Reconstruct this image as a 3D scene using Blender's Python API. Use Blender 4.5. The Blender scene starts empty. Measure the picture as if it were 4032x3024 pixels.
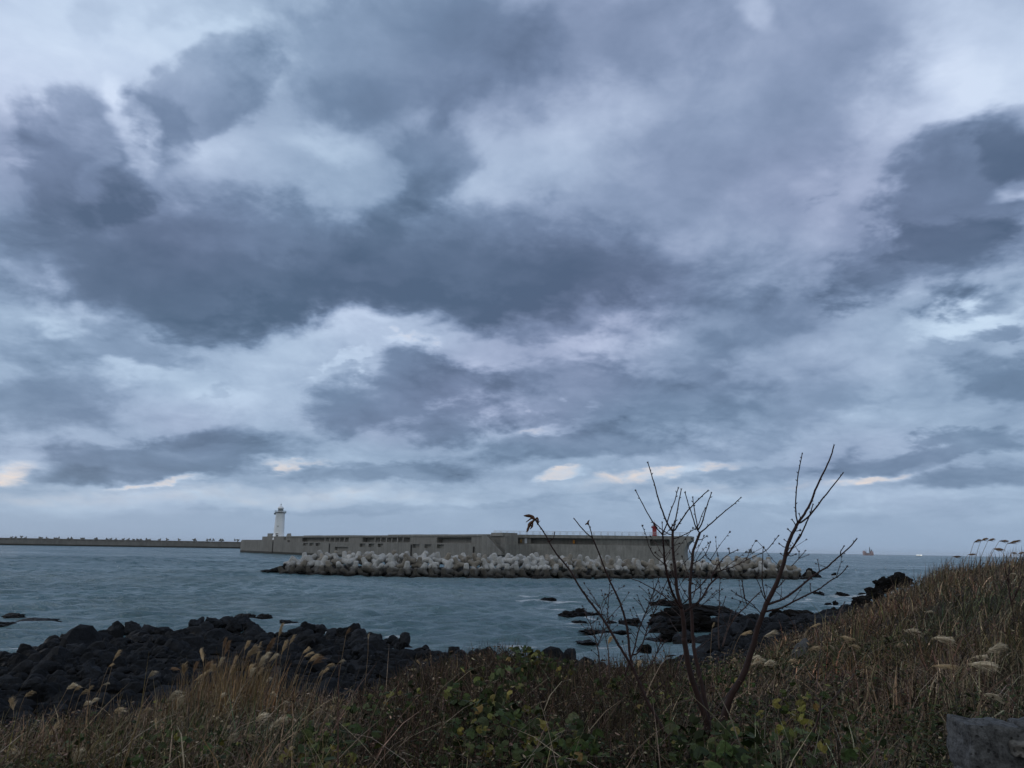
import bpy, bmesh, math, random
import numpy as np
from mathutils import Vector, Matrix, Euler

random.seed(7)
rng = np.random.default_rng(11)
scene = bpy.context.scene
COL = scene.collection
PI = math.pi
R = math.radians

# ------------------------------------------------------------------ camera
F = 3040.0                       # focal length in pixels of the 4032 px wide photograph
EYE = Vector((0.0, 0.0, 7.0))    # 7 m above the sea, 1.6 m above the bank
cam_d = bpy.data.cameras.new('camera')
cam = bpy.data.objects.new('camera', cam_d)
COL.objects.link(cam)
cam_d.sensor_fit = 'HORIZONTAL'
cam_d.sensor_width = 36.0
cam_d.lens = 36.0 * F / 4032.0
cam_d.clip_start = 0.05
cam_d.clip_end = 60000.0
CAM_R = Matrix.Rotation(R(90.0 + 12.0), 3, 'X') @ Matrix.Rotation(R(0.95), 3, 'Z')
cam.matrix_world = Matrix.Translation(EYE) @ CAM_R.to_4x4()
scene.camera = cam

def ray(px, py):
    """direction from the eye through a photograph pixel, scaled to one metre forward"""
    d = CAM_R @ Vector(((px - 2016.0) / F, (1512.0 - py) / F, -1.0))
    return d / d.y
def at(px, py, Y):
    return EYE + ray(px, py) * Y
def onz(px, py, z=0.0):
    d = ray(px, py)
    return EYE + d * ((z - EYE.z) / d.z)

# ------------------------------------------------------------------ view
scene.view_settings.view_transform = 'Standard'
scene.view_settings.look = 'None'
scene.view_settings.exposure = 0.0
scene.view_settings.gamma = 1.0

# ------------------------------------------------------------------ world: overcast evening sky
SUN_EL, SUN_AZ = 22.0, -70.0     # azimuth from +Y (view axis) towards +X
world = bpy.data.worlds.new('World')
scene.world = world
world.use_nodes = True
wt = world.node_tree
wt.nodes.clear()

class G:
    """small helper for node trees"""
    def __init__(s, tree): s.t = tree
    def n(s, typ, **kw):
        nd = s.t.nodes.new(typ)
        for k, v in kw.items(): setattr(nd, k, v)
        return nd
    def put(s, sock, v):
        if isinstance(v, bpy.types.NodeSocket): s.t.links.new(v, sock)
        elif v is not None: sock.default_value = v
    def m(s, op, a, b=None, c=None, clamp=False):
        nd = s.n('ShaderNodeMath', operation=op); nd.use_clamp = clamp
        s.put(nd.inputs[0], a)
        if b is not None: s.put(nd.inputs[1], b)
        if c is not None: s.put(nd.inputs[2], c)
        return nd.outputs[0]
    def v(s, op, a, b=None, c=None):
        nd = s.n('ShaderNodeVectorMath', operation=op)
        s.put(nd.inputs[0], a)
        if b is not None: s.put(nd.inputs[1], b)
        if c is not None: s.put(nd.inputs[2], c)
        return nd.outputs['Value'] if op in ('LENGTH', 'DOT_PRODUCT', 'DISTANCE') else nd.outputs[0]
    def noise(s, vec, scale, detail=4.0, rough=0.55, dist=0.0, lac=2.0, color=False):
        nd = s.n('ShaderNodeTexNoise'); nd.noise_dimensions = '3D'
        s.put(nd.inputs['Vector'], vec)
        nd.inputs['Scale'].default_value = scale; nd.inputs['Detail'].default_value = detail
        nd.inputs['Roughness'].default_value = rough; nd.inputs['Distortion'].default_value = dist
        nd.inputs['Lacunarity'].default_value = lac
        return nd.outputs['Color'] if color else nd.outputs['Fac']
    def ss(s, x, lo, hi, a=0.0, b=1.0):
        nd = s.n('ShaderNodeMapRange'); nd.interpolation_type = 'SMOOTHSTEP'
        s.put(nd.inputs[0], x)
        for i, q in enumerate((lo, hi, a, b)): s.put(nd.inputs[i + 1], q)
        return nd.outputs[0]
    def lin(s, x, lo, hi, a=0.0, b=1.0):
        nd = s.n('ShaderNodeMapRange'); nd.clamp = True
        s.put(nd.inputs[0], x)
        for i, q in enumerate((lo, hi, a, b)): s.put(nd.inputs[i + 1], q)
        return nd.outputs[0]
    def mix(s, f, a, b):
        nd = s.n('ShaderNodeMix', data_type='RGBA')
        s.put(nd.inputs['Factor'], f); s.put(nd.inputs[6], a); s.put(nd.inputs[7], b)
        return nd.outputs[2]
    def ramp(s, x, stops, interp='LINEAR'):
        nd = s.n('ShaderNodeValToRGB'); cr = nd.color_ramp; cr.interpolation = interp
        while len(cr.elements) < len(stops): cr.elements.new(0.5)
        for e, (p, c) in zip(cr.elements, stops):
            e.position = p; e.color = (*c, 1.0) if len(c) == 3 else c
        s.put(nd.inputs[0], x)
        return nd.outputs['Color']
    def comb(s, x, y, z):
        nd = s.n('ShaderNodeCombineXYZ')
        s.put(nd.inputs[0], x); s.put(nd.inputs[1], y); s.put(nd.inputs[2], z)
        return nd.outputs[0]
    def sep(s, vec):
        nd = s.n('ShaderNodeSeparateXYZ'); s.put(nd.inputs[0], vec)
        return nd.outputs
def lin_c(r, g, b):
    f = lambda c: (c / 12.92 if c <= 0.04045 else ((c + 0.055) / 1.055) ** 2.4)
    return (f(r / 255), f(g / 255), f(b / 255))

def build_sky():
    g = G(wt)
    out = g.n('ShaderNodeOutputWorld')
    bg = g.n('ShaderNodeBackground'); bg.inputs['Strength'].default_value = 0.1
    sky = g.n('ShaderNodeTexSky'); sky.sky_type = 'NISHITA'; sky.sun_disc = False
    sky.sun_elevation = R(SUN_EL); sky.sun_rotation = R(SUN_AZ)
    sky.air_density = 1.0; sky.dust_density = 1.0; sky.ozone_density = 1.5
    D = g.n('ShaderNodeTexCoord').outputs['Generated']
    dx, dy, dz = g.sep(D)
    ady = g.m('MAXIMUM', g.m('ABSOLUTE', dy), 0.03)
    u = g.m('DIVIDE', dx, ady); v = g.m('DIVIDE', dz, ady)
    # clouds lie on a level deck: perspective coordinates for their texture
    den = g.m('MULTIPLY_ADD', g.m('MAXIMUM', dz, 0.0), 0.85, 0.27)
    deck = g.comb(g.m('DIVIDE', dx, den), g.m('DIVIDE', dy, den), 0.0)
    n1 = g.noise(deck, 1.15, 5.0, 0.55, 0.3, color=True)
    n2 = g.noise(deck, 3.3, 5.0, 0.6, 0.25, color=True)
    hz = g.ss(v, 0.03, 0.30, 0.25, 1.0)           # displacement shrinks towards the horizon
    w1 = g.v('MULTIPLY', g.v('SUBTRACT', n1, (0.5, 0.5, 0.5)), (0.34, 0.24, 0.0))
    w2 = g.v('MULTIPLY', g.v('SUBTRACT', n2, (0.5, 0.5, 0.5)), (0.17, 0.13, 0.0))
    wsum = g.n('ShaderNodeVectorMath', operation='SCALE')
    n3 = g.noise(deck, 9.5, 4.0, 0.6, 0.2, color=True)
    w3 = g.v('MULTIPLY', g.v('SUBTRACT', n3, (0.5, 0.5, 0.5)), (0.07, 0.06, 0.0))
    g.put(wsum.inputs[0], g.v('ADD', g.v('ADD', w1, w2), w3)); g.put(wsum.inputs[3], hz)
    P0 = g.comb(u, v, 0.0)
    P = g.v('ADD', P0, wsum.outputs[0])
    # billow detail: strong above, finer and flatter near the horizon
    det = g.noise(deck, 2.4, 8.0, 0.58, 0.35)
    det2 = g.noise(deck, 7.0, 6.0, 0.6, 0.5)
    bil = g.noise(deck, 4.2, 5.0, 0.55, 0.3)
    bil = g.m('ABSOLUTE', g.m('SUBTRACT', bil, 0.5))           # creases between puffs
    NZ = g.m('ADD', g.m('MULTIPLY', g.m('SUBTRACT', det, 0.5), 0.58), g.m('MULTIPLY', g.m('SUBTRACT', det2, 0.5), 0.27))
    NZ = g.m('ADD', NZ, g.m('MULTIPLY', g.m('SUBTRACT', bil, 0.09), -0.55))
    NE = g.m('MULTIPLY', NZ, 1.25)
    def blobs(lst, vec, base):
        acc = base
        for (cx, cy, rx, ry, ang, amp, *hd) in lst:
            k = 4032.0 / 2212.0
            cx, cy, rx, ry = cx * k, cy * k, rx * k, ry * k
            uv = lambda X, Y: (lambda d: (d.x, d.z))(ray(X, Y))
            c0 = uv(cx, cy); ca, sa = math.cos(R(ang)), math.sin(R(ang))   # + = rising to the right
            ax = uv(cx + rx * ca, cy - rx * sa); bx = uv(cx - ry * sa, cy - ry * ca)
            A = (ax[0] - c0[0], ax[1] - c0[1]); B = (bx[0] - c0[0], bx[1] - c0[1])
            mp = g.n('ShaderNodeMapping', vector_type='TEXTURE')
            g.put(mp.inputs['Vector'], vec)
            mp.inputs['Location'].default_value = (c0[0], c0[1], 0)
            mp.inputs['Rotation'].default_value = (0, 0, math.atan2(A[1], A[0]))
            mp.inputs['Scale'].default_value = (1.45 * math.hypot(*A), 1.45 * math.hypot(*B), 1)
            gr = g.n('ShaderNodeTexGradient', gradient_type='SPHERICAL')
            g.put(gr.inputs[0], mp.outputs[0])
            sm = g.ss(g.m('ADD', gr.outputs['Fac'], NE), 0.18, 0.28 + hd[0]) if hd else g.ss(gr.outputs['Fac'], 0.0, 0.8)
            acc = g.m('MULTIPLY_ADD', sm, amp, acc)
        return acc
    SOFT = [
        # bright openings and veils
        (150, 110, 430, 240, 0, -.36), (620, 80, 260, 90, 0, -.16), (268, 290, 50, 110, 14, -.30, .5), (170, 372, 62, 36, 10, -.12, .4),
        (690, 278, 150, 50, 0, -.20, .6), (560, 360, 260, 90, 0, -.10), (420, 300, 90, 45, 0, -.08), (1080, 265, 120, 55, 0, -.10, .6),
        (1170, 345, 240, 85, 25, -.17), (1300, 230, 130, 75, 10, -.12), (1650, 40, 50, 60, 40, -.16, .5), (1480, 370, 420, 80, 33, .07),
        (1640, 470, 260, 80, 35, -.05), (2140, 110, 190, 150, 20, -.34), (1960, 190, 130, 75, 30, -.22), (1830, 330, 150, 60, 48, -.13),
        # upper clouds with firm edges
        (115, 345, 155, 140, 0, .22, .2), (40, 420, 190, 170, 0, .14, .4), (120, 250, 85, 48, 0, .10, .25), (25, 290, 60, 60, 0, .08, .3),
        (445, 195, 165, 75, 24, .24, .22), (345, 270, 75, 75, 20, .14, .25), (270, 370, 110, 60, 35, .12, .4), (560, 30, 180, 36, 0, .10, .4), (240, 35, 60, 45, 0, .08, .4),
        (900, 95, 320, 145, 6, .17, .28), (1330, 90, 280, 100, 5, .10, .4), (1100, 205, 190, 80, 0, .08, .5), (900, 60, 200, 60, 0, .05),
        (960, 330, 110, 95, 45, .17, .3), (880, 440, 140, 75, 35, .14, .4), (820, 490, 190, 80, 15, .12), (420, 470, 330, 90, -4, .08, .5),
        # the long dark bank: soft above, firm below
        (700, 570, 900, 150, 0, .18, .3), (1000, 610, 430, 95, 0, .26), (470, 620, 380, 80, -4, .22), (180, 560, 300, 120, -8, .10), (1330, 600, 300, 100, 8, .10),
        (850, 655, 420, 48, 0, .10, .4), (1180, 690, 220, 60, 4, .12, .3), (500, 680, 180, 36, 0, .10, .3),
        # right-hand dark cloud
        (2015, 430, 145, 205, -18, .25, .16), (1975, 560, 210, 92, 8, .22, .22), (2125, 290, 100, 95, 0, .20, .2), (1850, 600, 90, 40, 20, .10, .3), (2200, 520, 110, 110, 0, .12, .4),
        (2135, 385, 75, 44, 15, -.36, .45), (2085, 655, 170, 36, 12, -.30, .5), (1940, 760, 300, 75, 10, -.13), (2170, 680, 60, 26, 10, .16, .3), (2080, 730, 80, 40, 10, .10, .4),
        # lower decks
        (70, 690, 230, 50, -12, -.18, .6), (250, 745, 270, 40, -3, .15, .4), (800, 735, 270, 58, 0, -.20, .6), (560, 820, 330, 85, 0, -.13), (300, 800, 170, 36, 0, -.09, .6),
        (930, 875, 250, 62, 2, .27, .3), (1300, 850, 380, 72, 3, .15, .4), (850, 788, 100, 22, 10, -.18, .6), (720, 815, 60, 16, 25, -.12, .4), (520, 835, 45, 18, 20, .09, .4), (1000, 830, 160, 36, 0, .06, .4),
        (50, 870, 260, 90, 8, .19, .4), (345, 980, 290, 50, 3, .24, .3), (480, 935, 160, 24, 4, .10, .4), (180, 1015, 120, 24, 0, .12, .4),
        (840, 1005, 220, 28, 0, .18, .4), (1060, 985, 220, 24, 0, .08, .5), (1270, 945, 260, 42, 5, .19, .35), (1560, 955, 200, 30, 8, .10, .4),
        (1700, 860, 280, 80, 10, .12, .5), (2010, 955, 220, 32, 9, .21, .3), (2130, 1025, 160, 32, 0, .18, .4), (2185, 790, 90, 60, 0, .20, .4),
        (1540, 700, 320, 75, 20, .17, .4), (1350, 735, 240, 50, 20, -.14, .6), (1190, 790, 250, 40, 5, -.06), (1520, 790, 280, 60, 10, .08), (1850, 900, 200, 40, 10, -.10),
        (1620, 1015, 220, 20, 8, .10, .4), (1200, 905, 90, 15, 10, -.20, .6), (640, 992, 100, 15, 8, -.17, .6), (1420, 1020, 190, 24, 10, -.19, .6), (1910, 1010, 140, 18, 14, -.19, .6),
        (40, 1005, 90, 30, 0, -.24, .6), (330, 1036, 120, 9, 3, -.16, .4), (1215, 1033, 60, 14, 12, -.18, .4),
        (350, 1072, 500, 30, 0, -.12), (1800, 1072, 420, 30, 0, -.09), (1000, 1066, 320, 30, 0, -.08), (900, 1095, 500, 10, 1, .05, .5), (1600, 1090, 400, 10, 2, .05, .5),
    ]
    WARM = [(35, 1005, 85, 28, 5, .9, .55), (330, 1036, 100, 8, 3, .8, .55), (640, 994, 85, 11, 8, .9, .55), (1212, 1032, 45, 15, 20, .8, .55), (1180, 908, 55, 10, 10, .45, .55),
            (1400, 1022, 150, 19, 11, 1.0, .55), (1540, 1000, 60, 10, 12, .6, .55), (1900, 1012, 110, 15, 15, .9, .55), (1740, 1036, 90, 8, 8, .5, .55), (2115, 965, 20, 14, 20, .5, .55),
            (560, 1062, 420, 26, 0, .22), (1500, 1050, 300, 24, 3, .25), (860, 782, 50, 12, 10, .3, .55), (1180, 960, 140, 22, 3, .25), (60, 1060, 160, 20, 0, .3)]
    base = g.ramp(v, [(0.0, (.385,) * 3), (0.05, (.36,) * 3), (0.14, (.37,) * 3), (0.45, (.43,) * 3), (0.9, (.42,) * 3)])
    d = blobs(SOFT, P, base)
    amp = g.ss(v, 0.012, 0.085, 0.08, 1.0)
    dd = g.m('MULTIPLY', NZ, 0.72)
    d = g.m('MULTIPLY_ADD', dd, amp, d)
    col = g.ramp(d, [(0.0, lin_c(210, 226, 248)), (0.12, lin_c(194, 211, 236)), (0.30, lin_c(164, 182, 210)), (0.46, lin_c(138, 157, 187)),
                     (0.62, lin_c(114, 134, 164)), (0.80, lin_c(94, 113, 141)), (1.0, lin_c(79, 99, 126))])
    # lavender / teal drift in the greys
    tint = g.m('MULTIPLY', g.noise(deck, 0.8, 2.0, 0.5), g.ss(v, .02, .16, .6, 1.0))
    col = g.mix(g.ss(tint, 0.35, 0.65, 0.0, 1.0), g.v('MULTIPLY', col, (0.96, 1.01, 0.99)), g.v('MULTIPLY', col, (1.07, 0.985, 1.0)))
    wv = blobs(WARM, P, 0.0)
    wn = g.m('MULTIPLY', g.m('MULTIPLY', wv, g.ss(d, 0.42, 0.14)), g.lin(det2, .36, .60, .25, 1.15), clamp=True)
    col = g.mix(g.m('MULTIPLY', wn, 0.85), col, (*lin_c(238, 221, 210), 1))
    # unseen sky behind the viewer, brightened and greyed to light surfaces facing it
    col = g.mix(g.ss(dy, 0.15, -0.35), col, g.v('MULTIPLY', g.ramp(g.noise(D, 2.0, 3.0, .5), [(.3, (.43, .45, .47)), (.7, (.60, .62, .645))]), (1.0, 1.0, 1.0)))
    cl = g.n('ShaderNodeVectorMath', operation='SCALE')
    g.put(cl.inputs[0], col); cl.inputs[3].default_value = 10.0
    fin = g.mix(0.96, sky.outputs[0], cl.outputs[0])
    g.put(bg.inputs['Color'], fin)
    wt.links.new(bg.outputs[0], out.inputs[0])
build_sky()
world.cycles.sampling_method = 'MANUAL'
world.cycles.sample_map_resolution = 1024

sun_d = bpy.data.lights.new('sun', 'SUN')
sun_d.energy = 0.5; sun_d.angle = R(25); sun_d.color = (1.0, 0.95, 0.88)
sun = bpy.data.objects.new('sun', sun_d)
COL.objects.link(sun)
sdir = Vector((math.sin(R(SUN_AZ)) * math.cos(R(SUN_EL)), math.cos(R(SUN_AZ)) * math.cos(R(SUN_EL)), math.sin(R(SUN_EL))))
sun.rotation_euler = sdir.to_track_quat('Z', 'Y').to_euler()

# ------------------------------------------------------------------ helpers
def tag(o, label=None, cat=None, group=None, kind=None):
    if label: o['label'] = label
    if cat: o['category'] = cat
    if group: o['group'] = group
    if kind: o['kind'] = kind
    return o
def empty(name, loc=(0, 0, 0), rz=0.0):
    o = bpy.data.objects.new(name, None)
    o.empty_display_size = 0.2
    o.location = loc; o.rotation_euler = (0, 0, rz)
    COL.objects.link(o)
    return o
def link(name, me, parent=None, loc=None, world_space=False):
    o = bpy.data.objects.new(name, me)
    COL.objects.link(o)
    if parent is not None:
        o.parent = parent
        if world_space: o.matrix_parent_inverse = par_world(parent).inverted()
    if loc is not None: o.location = loc
    return o
def par_world(p):
    m = p.matrix_basis.copy()
    q = p
    while q.parent is not None:
        m = q.parent.matrix_basis @ q.matrix_parent_inverse @ m
        q = q.parent
    return m
def np_mesh(name, verts, loops, starts, mat, smooth=False, attr=None):
    """fast mesh from arrays; loops = flat vertex indices, starts = first loop of each face"""
    me = bpy.data.meshes.new(name)
    me.vertices.add(len(verts)); me.vertices.foreach_set('co', np.asarray(verts, np.float32).ravel())
    me.loops.add(len(loops)); me.loops.foreach_set('vertex_index', np.asarray(loops, np.int32))
    me.polygons.add(len(starts)); me.polygons.foreach_set('loop_start', np.asarray(starts, np.int32))
    me.update(calc_edges=True)
    me.polygons.foreach_set('use_smooth', np.full(len(starts), smooth, bool))
    if attr:
        for k, arr in attr.items():
            if arr.ndim == 2:
                a = me.attributes.new(k, 'FLOAT_COLOR', 'POINT'); a.data.foreach_set('color', arr.astype(np.float32).ravel())
            else:
                a = me.attributes.new(k, 'FLOAT', 'POINT'); a.data.foreach_set('value', arr.astype(np.float32))
    if mat is not None: me.materials.append(mat)
    me.validate()
    return me

class MB:
    """collects shapes and makes one mesh object"""
    def __init__(s): s.v = []; s.f = []; s.sm = []
    def add(s, vs, fs, smooth=False):
        b = len(s.v); s.v += [tuple(p) for p in vs]
        s.f += [tuple(i + b for i in f) for f in fs]; s.sm += [smooth] * len(fs)
        return s
    def box(s, x0, x1, y0, y1, z0, z1, fr=None):
        c = [(x0, y0, z0), (x1, y0, z0), (x1, y1, z0), (x0, y1, z0), (x0, y0, z1), (x1, y0, z1), (x1, y1, z1), (x0, y1, z1)]
        if fr: c = [fr(*p) for p in c]
        return s.add(c, [(0, 3, 2, 1), (4, 5, 6, 7), (0, 1, 5, 4), (1, 2, 6, 5), (2, 3, 7, 6), (3, 0, 4, 7)])
    def prism(s, poly, d0, d1, fr):
        """poly of (s, z) extruded from depth d0 to d1; fr(s, d, z)"""
        n = len(poly)
        vs = [fr(a, d0, b) for a, b in poly] + [fr(a, d1, b) for a, b in poly]
        fs = [tuple(range(n)), tuple(range(2 * n - 1, n - 1, -1))]
        fs += [(i, n + i, n + (i + 1) % n, (i + 1) % n) for i in range(n)]
        return s.add(vs, fs)
    def tube(s, pts, rad, n=6, cap=True, smooth=True):
        pts = [Vector(p) for p in pts]
        rad = rad if hasattr(rad, '__len__') else [rad] * len(pts)
        vs = []; ref = None
        for i, p in enumerate(pts):
            t = (pts[min(i + 1, len(pts) - 1)] - pts[max(i - 1, 0)]).normalized()
            if ref is None:
                ref = t.orthogonal().normalized()
            ref = (ref - t * ref.dot(t)).normalized()
            b = t.cross(ref)
            for k in range(n):
                a = 2 * PI * k / n
                vs.append(p + (ref * math.cos(a) + b * math.sin(a)) * rad[i])
        fs = []
        for i in range(len(pts) - 1):
            for k in range(n):
                fs.append((i * n + k, i * n + (k + 1) % n, (i + 1) * n + (k + 1) % n, (i + 1) * n + k))
        if cap:
            fs.append(tuple(range(n - 1, -1, -1))); fs.append(tuple(range((len(pts) - 1) * n, len(pts) * n)))
        return s.add(vs, fs, smooth)
    def lathe(s, prof, n=24, c=(0, 0, 0), smooth=True, sx=1.0, sy=1.0):
        vs = []
        for r, z in prof:
            for k in range(n):
                a = 2 * PI * k / n
                vs.append((c[0] + r * sx * math.cos(a), c[1] + r * sy * math.sin(a), c[2] + z))
        fs = []
        for i in range(len(prof) - 1):
            for k in range(n):
                fs.append((i * n + k, i * n + (k + 1) % n, (i + 1) * n + (k + 1) % n, (i + 1) * n + k))
        fs.append(tuple(range(n - 1, -1, -1))); fs.append(tuple(range((len(prof) - 1) * n, len(prof) * n)))
        return s.add(vs, fs, smooth)
    def mesh(s, name, mat):
        me = bpy.data.meshes.new(name)
        me.from_pydata([tuple(p) for p in s.v], [], s.f)
        me.polygons.foreach_set('use_smooth', s.sm)
        if mat is not None: me.materials.append(mat)
        me.update()
        return me
    def build(s, name, mat, parent=None, world_space=False):
        return link(name, s.mesh(name, mat), parent, world_space=world_space)

def copy_tree(o, parent=None):
    c = o.copy(); COL.objects.link(c)
    if parent is not None: c.parent = parent
    for ch in o.children: copy_tree(ch, c)
    return c

# value noise in numpy
_tab = np.random.default_rng(3).random((256, 256))
def vnoise(x, y):
    x = np.asarray(x, float); y = np.asarray(y, float)
    xi = np.floor(x).astype(int); yi = np.floor(y).astype(int)
    fx = x - xi; fy = y - yi
    fx = fx * fx * (3 - 2 * fx); fy = fy * fy * (3 - 2 * fy)
    t = lambda a, b: _tab[a & 255, b & 255]
    return (t(xi, yi) * (1 - fx) + t(xi + 1, yi) * fx) * (1 - fy) + (t(xi, yi + 1) * (1 - fx) + t(xi + 1, yi + 1) * fx) * fy
def fbm(x, y, o=4):
    s = 0.0; a = 0.5; tot = 0.0
    for i in range(o):
        s = s + a * vnoise(x * 2 ** i + 17.3 * i, y * 2 ** i - 9.1 * i); tot += a; a *= 0.5
    return s / tot

# ------------------------------------------------------------------ materials
def new_mat(name):
    m = bpy.data.materials.new(name); m.use_nodes = True
    t = m.node_tree; t.nodes.clear()
    g = G(t)
    o = g.n('ShaderNodeOutputMaterial'); p = g.n('ShaderNodeBsdfPrincipled')
    t.links.new(p.outputs[0], o.inputs[0])
    p.inputs['Specular IOR Level'].default_value = 0.3
    return m, g, p, o
def plain(name, col, rough=0.7, noise=0.25, scale=3.0, bump=0.0, spec=0.3, metal=0.0, coords='Object'):
    m, g, p, o = new_mat(name)
    tc = g.n('ShaderNodeTexCoord').outputs[coords]
    n = g.noise(tc, scale, 6.0, 0.6)
    k = g.lin(n, 0.25, 0.75, 1 - noise, 1 + noise)
    sc = g.n('ShaderNodeVectorMath', operation='SCALE'); sc.inputs[0].default_value = col; g.put(sc.inputs[3], k)
    g.put(p.inputs['Base Color'], sc.outputs[0])
    p.inputs['Roughness'].default_value = rough; p.inputs['Specular IOR Level'].default_value = spec
    p.inputs['Metallic'].default_value = metal
    if bump:
        b = g.n('ShaderNodeBump'); b.inputs['Strength'].default_value = bump; b.inputs['Distance'].default_value = 0.05
        g.put(b.inputs['Height'], n); g.put(p.inputs['Normal'], b.outputs[0])
    return m
def concrete(name, col, wet=1.2, streak=0.25, wetcol=(0.035, 0.036, 0.032)):
    """weathered concrete: form-work joints, rain streaks, tide-wet foot"""
    m, g, p, o = new_mat(name)
    pos = g.n('ShaderNodeNewGeometry').outputs['Position']
    x, y, z = g.sep(pos)
    big = g.noise(pos, 0.12, 5.0, 0.6)
    fine = g.noise(pos, 1.1, 6.0, 0.65)
    st = g.noise(g.comb(g.m('MULTIPLY', x, 1.1), g.m('MULTIPLY', y, 1.1), g.m('MULTIPLY', z, 0.07)), 1.0, 5.0, 0.65)
    k = g.m('ADD', g.lin(big, .3, .7, .82, 1.12), g.lin(fine, .3, .7, -.12, .12))
    k = g.m('MULTIPLY', k, g.lin(st, .35, .62, 1 - streak, 1.06))
    sc = g.n('ShaderNodeVectorMath', operation='SCALE'); sc.inputs[0].default_value = col; g.put(sc.inputs[3], k)
    c = sc.outputs[0]
    zz = g.m('ADD', z, g.m('MULTIPLY', g.m('SUBTRACT', st, 0.5), 1.2))
    c = g.mix(g.ss(zz, wet + .25, wet - .25), c, (*wetcol, 1))
    g.put(p.inputs['Base Color'], c)
    p.inputs['Roughness'].default_value = 0.85
    b = g.n('ShaderNodeBump'); b.inputs['Strength'].default_value = 0.35; b.inputs['Distance'].default_value = 0.1
    g.put(b.inputs['Height'], fine); g.put(p.inputs['Normal'], b.outputs[0])
    return m

# ------------------------------------------------------------------ terrain
KY = np.array([0, 3, 5, 7, 9, 12, 16, 20, 25, 32, 40, 48, 56, 66, 80, 95, 120, 160], float)
PROF = {
    -800: [5.4, 5.4, 5.35, 4.9, 4.5, 3.8, 2.6, 1.8, 1.2, .9, .5, .0, -.6, -1, -2, -3, -4, -5],
    0:    [5.4, 5.4, 5.35, 4.95, 4.6, 3.9, 2.7, 1.9, 1.25, .9, .5, -.1, -.7, -1.2, -2, -3, -4, -5],
    500:  [5.4, 5.4, 5.4, 5.1, 4.8, 4.1, 2.9, 2, 1.4, 1.1, .9, .6, .2, -.6, -1.5, -3, -4, -5],
    1000: [5.4, 5.4, 5.4, 5.25, 5.05, 4.55, 3.1, 2.2, 1.5, 1.1, .9, .7, .4, -.3, -1.5, -3, -4, -5],
    1500: [5.4, 5.4, 5.4, 5.35, 5.1, 4.5, 3, 2, 1.4, 1.1, .9, .7, .3, -.4, -1.5, -3, -4, -5],
    1750: [5.4, 5.4, 5.4, 5.44, 5.42, 4.9, 3.2, 2, 1.4, 1.1, .8, .4, -.3, -.9, -1.5, -3, -4, -5],
    2000: [5.4, 5.4, 5.4, 5.48, 5.50, 5.05, 3.4, 2, 1.4, 1.1, .7, .2, -.4, -.9, -1.5, -3, -4, -5],
    2250: [5.4, 5.4, 5.4, 5.4, 5.36, 4.92, 3.4, 2.2, 1.5, 1, .6, .1, -.4, -.7, -1, -2, -4, -5],
    2500: [5.4, 5.4, 5.4, 5.4, 5.3, 5.0, 3.9, 2.6, 1.6, 1, .5, -.1, -.5, -.7, -.8, -1.5, -3, -5],
    2700: [5.4, 5.4, 5.4, 5.4, 5.3, 5.1, 4.4, 3.2, 2, 1.2, .7, .2, -.2, -.1, .1, -.6, -3, -5],
    2900: [5.4, 5.4, 5.4, 5.4, 5.35, 5.2, 4.8, 4.1, 3, 1.8, 1.2, .8, .5, .3, .2, -.6, -3, -5],
    3100: [5.4, 5.4, 5.45, 5.4, 5.4, 5.35, 5.15, 4.8, 4.1, 2.8, 1.8, 1.2, 1, .7, .2, -.6, -3, -5],
    3350: [5.4, 5.4, 5.5, 5.5, 5.5, 5.5, 5.5, 5.35, 5.05, 4.3, 3.2, 2.2, 1.6, 1.3, .9, .2, -3, -5],
    3500: [5.4, 5.4, 5.5, 5.6, 5.6, 5.7, 5.75, 5.75, 5.65, 5.25, 4.6, 3.6, 2.8, 2.4, 2.0, 1.4, -2, -5],
    3700: [5.4, 5.4, 5.5, 5.7, 5.8, 5.9, 6.0, 6.1, 6.2, 6.2, 6, 5.4, 4.6, 3.8, 3, 2, -1, -5],
    4032: [5.4, 5.4, 5.5, 5.8, 6., 6.15, 6.3, 6.45, 6.6, 6.6, 6.5, 6.2, 5.6, 4.8, 3.6, 2.2, -1, -5],
    5200: [5.4, 5.4, 5.6, 5.9, 6.2, 6.4, 6.6, 6.9, 7.1, 7.2, 7.1, 6.9, 6.4, 5.6, 4.6, 3.2, 0, -5],
}
PC = np.array(sorted(PROF)); PZ = np.array([PROF[k] for k in PC], float)
VEG = ([-800, 0, 500, 1000, 1500, 2000, 2250, 2500, 2700, 2900, 3100, 3350, 3500, 3700, 4032, 5200],
       [11, 12, 12.5, 13.5, 13, 12.5, 13.5, 17, 22, 26, 32, 43, 56, 75, 90, 95])
def col_of(x, y): return 2016.0 + F * np.asarray(x) / np.maximum(np.asarray(y), 2.0)
def ground_z(x, y, bumps=True):
    x = np.atleast_1d(np.asarray(x, float)); y = np.atleast_1d(np.asarray(y, float))
    c = np.clip(col_of(x, y), PC[0], PC[-1]); yy = np.clip(y, 0, 160)
    ci = np.clip(np.searchsorted(PC, c) - 1, 0, len(PC) - 2); yi = np.clip(np.searchsorted(KY, yy) - 1, 0, len(KY) - 2)
    fc = (c - PC[ci]) / (PC[ci + 1] - PC[ci]); fy = (yy - KY[yi]) / (KY[yi + 1] - KY[yi])
    fc = fc * fc * (3 - 2 * fc)
    z = (PZ[ci, yi] * (1 - fy) + PZ[ci, yi + 1] * fy) * (1 - fc) + (PZ[ci + 1, yi] * (1 - fy) + PZ[ci + 1, yi + 1] * fy) * fc
    if bumps:
        z = z + (fbm(x * .45 + 5, y * .45 + 3, 4) - .5) * .35 * np.clip((y - 3) / 4, 0, 1)
    return z
def gz(x, y): return float(ground_z(x, y)[0])
def veg_y(c): return np.interp(c, VEG[0], VEG[1])

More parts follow.
